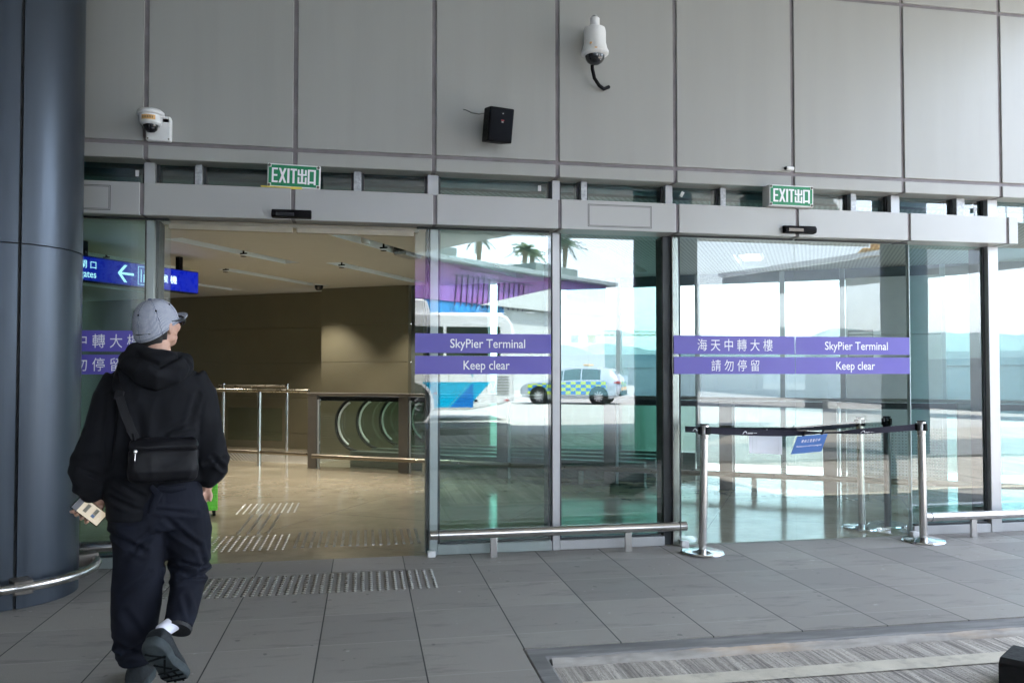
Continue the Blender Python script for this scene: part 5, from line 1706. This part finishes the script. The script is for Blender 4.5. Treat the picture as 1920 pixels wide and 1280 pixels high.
# --- shoes
def shoe(mtx, label=None):
    up = MB()
    sec = [(-.125, .030, .048, .085), (-.11, .037, .05, .105), (-.07, .040, .05, .112), (-.03, .041, .048, .098), (.01, .043, .046, .080), (.06, .047, .042, .066), (.10, .046, .038, .056), (.13, .036, .036, .046), (.148, .016, .034, .040)]
    n_ = 20
    for y, hw, z0, z1 in sec:
        for k in range(n_):
            a = 2 * math.pi * k / n_
            c, s = math.cos(a), math.sin(a)
            up.v.append((hw * math.copysign(abs(c) ** .8, c), y, (z0 - .02) + (z1 - z0 + .02) * (.5 + .5 * math.copysign(abs(s) ** .8, s))))
    for i in range(len(sec) - 1):
        for k in range(n_):
            a, b = i * n_ + k, i * n_ + (k + 1) % n_
            up.f.append((a, b, b + n_, a + n_))
    up.f.append(tuple(range(n_)))
    up.f.append(tuple((len(sec) - 1) * n_ + k for k in range(n_)))
    up.v = [tuple(mtx @ Vector(q)) for q in up.v]
    s_ = up.build('shoe', M['shoe'], PERS, smooth=60)
    out = [(-.036, -.118), (-.044, -.08), (-.042, -.04), (-.034, .0), (-.041, .05), (-.050, .09), (-.046, .125), (-.028, .150), (.0, .158), (.028, .150), (.045, .122), (.050, .08), (.044, .04), (.037, .0), (.040, -.04), (.043, -.08), (.036, -.118), (.018, -.137), (-.018, -.137)]
    so_ = MB()
    n2 = len(out)
    lay = [(.0, .93), (.006, 1.0), (.022, 1.03), (.036, 1.0), (.042, .9)]
    for z, k in lay:
        for x, y in out:
            rise = .018 * max(0, (y - .08) / .08) ** 2 + .010 * max(0, (-y - .09) / .05) ** 2
            so_.v.append(tuple(mtx @ Vector((x * k, y * k, z + rise + (.006 if y < -.02 and z > .01 else 0)))))
    for i in range(len(lay) - 1):
        for k in range(n2):
            a, b = i * n2 + k, i * n2 + (k + 1) % n2
            so_.f.append((a, b, b + n2, a + n2))
    so_.f.append(tuple(range(n2)))
    so_.f.append(tuple((len(lay) - 1) * n2 + k for k in range(n2)))
    sl_ = so_.build('sole', M['sole'], s_, smooth=60)
    gv = MB()
    for p, q in (((-.03, -.10), (.03, -.055)), ((-.036, -.05), (.033, -.065)), ((-.03, -.02), (.02, .03)), ((.02, -.04), (-.02, .06)), ((-.04, .05), (.042, .045)), ((-.042, .085), (.043, .08)), ((-.038, .12), (.038, .118)), ((-.012, .045), (-.014, .145)), ((.016, .045), (.017, .145))):
        a, b = Vector((*p, -.0005)), Vector((*q, -.0005))
        rz = lambda v_: v_ + Vector((0, 0, .018 * max(0, (v_.y - .08) / .08) ** 2 + .010 * max(0, (-v_.y - .09) / .05) ** 2))
        gv.bar2(mtx @ rz(a), mtx @ rz(b), .008, .004, mtx.to_3x3() @ Vector((0, 0, 1)))
    gv.build('tread_groove', M['sole_d'], sl_, smooth=0)
    lc = MB()
    for k in range(4):
        y = .02 + .022 * k
        lc.tube([mtx @ Vector((-.022, y, .083 - .2 * y)), mtx @ Vector((0, y + .004, .092 - .2 * y)), mtx @ Vector((.022, y, .083 - .2 * y))], .004, 6)
    lc.build('laces', M['sole'], s_)
    return s_
shoe(Matrix.Translation((-.035, .03, .0)) @ Matrix.Rotation(R(-9), 4, 'Z') @ Matrix.Diagonal((1.12, 1.04, 1.1, 1)))
hy = Vector((.42, .52, -.74)).normalized()
hz_ = Vector((.24, .76, .60))
hz_ = (hz_ - hy * hz_.dot(hy)).normalized()
hx = hy.cross(hz_)
HM = Matrix(((hx.x, hy.x, hz_.x, .056), (hx.y, hy.y, hz_.y, -.235), (hx.z, hy.z, hz_.z, .160), (0, 0, 0, 1))) @ Matrix.Diagonal((1.15, 1.04, 1.05, 1))
shoe(HM)
MB().tube([HM @ Vector((.0, -.075, .07)), HM @ Vector((.004, -.078, .11)), (.113, -.15, .32)], [.034, .033, .036], 18).build('sock', M['sock'], PERS)

# --- cap, hair, sunglasses
CP_ = FACE @ Matrix.Rotation(R(9), 4, 'X')
def cap_mat():
    m, t, bs = nodes_of('striped_cap_cloth')
    tc = N(t, 'ShaderNodeTexCoord')
    mp = N(t, 'ShaderNodeMapping')
    t.links.new(tc.outputs['UV'], mp.inputs[0])
    sp = N(t, 'ShaderNodeSeparateXYZ')
    t.links.new(tc.outputs['UV'], sp.inputs[0])
    f = math_(t, 'FRACT', sp.outputs[0])
    st = math_(t, 'LESS_THAN', f, .42)
    c = mixc(t, st, (.52, .54, .60), (.055, .065, .12))
    nz = noise_(t, tc.outputs['Object'], 55, 5, .7)
    c = mixc(t, ramp(t, nz, .45, .65, 0, .45), c, (.20, .22, .30))
    t.links.new(c, bs.inputs['Base Color'])
    bs.inputs['Roughness'].default_value = .9
    bump(t, bs, noise_(t, tc.outputs['Object'], 600, 2), .2, .002)
    return m
M['cap'] = cap_mat()
cm = MB()
nn_, mm_ = 72, 18
rim = lambda a: (.089 + .001, .106)
uvs = []
for j in range(mm_ + 1):
    ph_ = j / mm_
    for k in range(nn_):
        a = 2 * math.pi * k / nn_
        s_, c_ = math.sin(a), math.cos(a)
        r_ = math.sin(ph_ * math.pi / 2) ** .82
        seam = 1 - .012 * math.exp(-((((a / (math.pi / 3)) + .5) % 1 - .5) / .06) ** 2) * min(1, ph_ * 3)
        dent = 1 + .012 * noise.noise(Vector((c_ * 2.2, s_ * 2.2, ph_ * 3)))
        low = -.010 + (.010 * s_ if s_ > 0 else .044 * s_)
        z = low + (.115 - low) * math.cos(ph_ * math.pi / 2) ** .9 - .0
        cm.v.append(tuple(CP_ @ Vector((.0915 * c_ * r_ * seam * dent, (.110 * s_ * r_ - .004) * seam * dent, z))))
        sector = int(((a + math.pi / 6) % (2 * math.pi)) / (math.pi / 3))
        ca = sector * math.pi / 3
        uvs.append(((math.cos(a - ca + math.pi / 2)) * r_ * .1 / .0048, ph_))
for j in range(mm_):
    for k in range(nn_):
        a, b = j * nn_ + k, j * nn_ + (k + 1) % nn_
        cm.f.append((a, b, b + nn_, a + nn_))
cap = cm.build('cap', M['cap'], PERS, smooth=80)
ul = cap.data.uv_layers.new(name='uv')
for pl_ in cap.data.polygons:
    for li in pl_.loop_indices:
        ul.data[li].uv = uvs[cap.data.loops[li].vertex_index]
sm = cap.modifiers.new('th', 'SOLIDIFY')
sm.thickness = .003
bm_ = MB()
nb = 20
for j in range(7):
    q = j / 6
    for k in range(nb + 1):
        a = math.pi * (.10 + .80 * k / nb)
        x = .086 * math.cos(a) * (1 + .02 * q)
        y = .100 * math.sin(a) + .075 * q * math.sin(a) ** .7
        z = .006 - .014 * abs(math.cos(a)) ** 2 + .004 * q
        bm_.v.append(tuple(CP_ @ Vector((x, y, z))))
for j in range(6):
    for k in range(nb):
        a = j * (nb + 1) + k
        bm_.f.append((a, a + 1, a + nb + 2, a + nb + 1))
br_ = bm_.build('brim', M['cap'], cap, smooth=80)
ub = br_.data.uv_layers.new(name='uv')
for pl_ in br_.data.polygons:
    for li in pl_.loop_indices:
        co = CP_.inverted() @ br_.data.vertices[br_.data.loops[li].vertex_index].co
        ub.data[li].uv = (co.x / .0048, co.y)
s2 = br_.modifiers.new('th', 'SOLIDIFY')
s2.thickness = .004
MB().ball(CP_ @ Vector((0, -.004, .1155)), (.009, .009, .006), 12, 8).build('button', M['cap'], cap)
def cap_pt(a, ph_, k=1.0):
    s_, c_ = math.sin(a), math.cos(a)
    r_ = math.sin(ph_ * math.pi / 2) ** .82
    low = -.010 + (.010 * s_ if s_ > 0 else .044 * s_)
    z = low + (.115 - low) * math.cos(ph_ * math.pi / 2) ** .9
    return CP_ @ Vector((.0915 * c_ * r_ * k, (.110 * s_ * r_ - .004) * k, z))
sm2 = MB()
for q in range(6):
    sm2.tube([cap_pt(math.pi / 6 + q * math.pi / 3 - math.pi / 3, .08 + .92 * e / 12, 1.002) for e in range(13)], .0010, 6)
sm2.tube([cap_pt(2 * math.pi * e / 48, .97, 1.003) for e in range(49)], .0010, 6)
sm2.build('seam', pbr('cap_seam', (.12, .135, .19), .9), cap)
ey = MB()
for a in (30, 90, 150, 210, 270, 330):
    ph_ = .52
    r_ = math.sin(ph_ * math.pi / 2) ** .82
    low = -.010 + (.010 * math.sin(R(a)) if math.sin(R(a)) > 0 else .044 * math.sin(R(a)))
    z = low + (.115 - low) * math.cos(ph_ * math.pi / 2) ** .9
    c0 = Vector((.0915 * math.cos(R(a)) * r_, .110 * math.sin(R(a)) * r_ - .004, z))
    ey.ball(CP_ @ (c0 * 1.012), (.0042, .0042, .0042), 8, 6)
ey.build('eyelet', M['sole_d'], cap)
hm = MB()
for j in range(10):
    q = j / 9
    for k in range(41):
        a = math.pi * (1.07 + .86 * k / 40)
        hh = .0805 - .013 * q
        hm.v.append(tuple(FACE @ Vector((hh * math.cos(a), (.100 - .016 * q) * math.sin(a) - .004 + .0 * q, -.030 - .058 * q * (1 if .10 < k / 40 < .90 else .6)))))
for j in range(9):
    for k in range(40):
        a = j * 41 + k
        hm.f.append((a, a + 1, a + 42, a + 41))
ho = hm.build('hair', M['hair'], PERS, smooth=80)
hs = ho.modifiers.new('th', 'SOLIDIFY')
hs.thickness = .006
sg_ = MB()
for s in (-1, 1):
    sg_.ball(FACE @ Vector((s * .040, .106, .004)), (.034, .013, .025), 16, 10, FACE.to_3x3().to_4x4() @ Matrix.Rotation(R(-s * 14), 4, 'Z'))
sgo = sg_.build('sunglasses', M['dome'], PERS)
sm_ = MB()
for s in (-1, 1):
    sm_.tube([FACE @ Vector((s * .066, .100, .010)), FACE @ Vector((s * .083, .06, .010)), FACE @ Vector((s * .088, -.002, .012))], [.009, .006, .004], 8)
sm_.build('frame', M['dark_alu'], sgo)

# --- bag worn across the back
bg_ = thing('crossbody_bag', 'black nylon crossbody bag with zip, worn on the back of the walking person', 'bag', tuple(PERS.matrix_basis @ Vector((0, 0, 0))), R(14.5))
bm2 = MB()
bm2.rings([(.047, -.188, .935, .122, .040), (.047, -.193, .948, .134, .050), (.048, -.196, .98, .139, .056), (.049, -.194, 1.04, .138, .053), (.050, -.188, 1.085, .136, .046), (.050, -.182, 1.105, .131, .036), (.050, -.178, 1.115, .120, .022)], 44, ex=4.5)
def bag_fold(p):
    d = ridge_fold(p, None, (12, 8, 8), .004, 14.0)
    d += ridge_fold(p, None, (16, 8, 14), .005, 21.0) * math.exp(-(((p.x - .14) / .06) ** 2 + ((p.z - .98) / .06) ** 2))
    d -= .006 * math.exp(-((p.z - 1.072) / .006) ** 2)
    return d
bo = organic('body', M['bagcloth'], bm2, bg_, .005, 3, bag_fold)
MB().tube([(-.085, -.232, 1.073), (.0, -.249, 1.073), (.1, -.249, 1.073), (.175, -.236, 1.073)], .0025, 6).build('zip', M['black_p'], bg_)
MB().ball((-.062, -.248, 1.066), (.008, .005, .010), 12, 8).tube([(-.062, -.25, 1.06), (-.064, -.252, 1.03)], .0022, 6).build('zip_pull', M['chrome'], bg_)
def strap(pts, wd, name):
    mb = MB()
    pts = [Vector(p) for p in pts]
    for i, p in enumerate(pts):
        t = (pts[min(i + 1, len(pts) - 1)] - pts[max(i - 1, 0)]).normalized()
        out = Vector((0, -1, 0)) if p.y < -.12 else (p - Vector((.02, 0, p.z))).normalized()
        sd_ = t.cross(out).normalized() * wd / 2
        for e in (-1, 1):
            for h in (0, .003):
                mb.v.append(tuple(p + sd_ * e + out * h))
    for i in range(len(pts) - 1):
        a, b = 4 * i, 4 * i + 4
        for q, r_ in ((0, 1), (1, 3), (3, 2), (2, 0)):
            mb.f.append((a + q, a + r_, b + r_, b + q))
    return mb.build(name, M['bagcloth'], bg_, smooth=60)
strap([(-.060, -.200, 1.115), (-.080, -.202, 1.16), (-.103, -.197, 1.22), (-.124, -.182, 1.29), (-.14, -.152, 1.35), (-.142, -.10, 1.40), (-.13, -.03, 1.437), (-.115, .05, 1.425), (-.08, .11, 1.36)], .034, 'strap')
MB().box(-.020, .020, -.006, .006, -.022, .022, Matrix.Translation((-.129, -.176, 1.30)) @ Matrix.Rotation(R(12), 4, 'Y')).build('buckle', M['black_p'], bg_, .004)
MB().box(-.022, .022, -.004, .004, -.008, .008, Matrix.Translation((-.076, -.198, 1.145)) @ Matrix.Rotation(R(14), 4, 'Y')).tube([(-.072, -.202, 1.14), (-.066, -.204, 1.115), (-.07, -.206, 1.095)], .006, 8).build('clip', M['black_p'], bg_, .002)

# --- phone in the left hand
pn = thing('phone', 'smartphone with pale lit screen held in the left hand of the walking person', 'phone', tuple(PERS.matrix_basis @ Vector((0, 0, 0))), R(14.5))
MB().box(-.070, .070, -.0045, .0045, -.0345, .0345, PH).build('case', M['black_p'], pn, .004)
scr = pbr('phone_screen', (.30, .27, .2), .25, emit=((.62, .50, .34), .055))
MB().box(-.040, .066, -.0053, -.0044, -.031, .031, PH).build('screen', scr, pn, smooth=0)
MB().box(-.066, -.0402, -.0053, -.0044, -.031, .031, PH).build('screen_top', pbr('screen_dark', (.05, .045, .055), .2), pn, smooth=0)
MB().box(-.022, -.006, -.0056, -.0052, -.016, .021, PH).box(.018, .034, -.0056, -.0052, -.002, .024, PH).build('screen_picture', pbr('screen_olive', (.10, .085, .04), .3), pn, smooth=0)
MB().box(.018, .034, -.0056, -.0052, -.016, -.003, PH).build('screen_picture', pbr('screen_blue', (.02, .07, .20), .3), pn, smooth=0)

# ------------------------------------------------------------------ the hazy air
hz = bpy.data.materials.new('pale_haze')
hz.use_nodes = True
ht = hz.node_tree
ht.nodes.clear()
ho_ = N(ht, 'ShaderNodeOutputMaterial')
hv = N(ht, 'ShaderNodeVolumePrincipled')
hv.inputs['Color'].default_value = (.92, .96, 1.0, 1)
hv.inputs['Density'].default_value = 1.6e-4
hv.inputs['Anisotropy'].default_value = 0.2
ht.links.new(hv.outputs[0], ho_.inputs['Volume'])
hb_ = MB().box(-9500, 9500, -9500, 9500, -13.5, 360).build('haze', hz, smooth=0)
tag(hb_, kind='stuff')
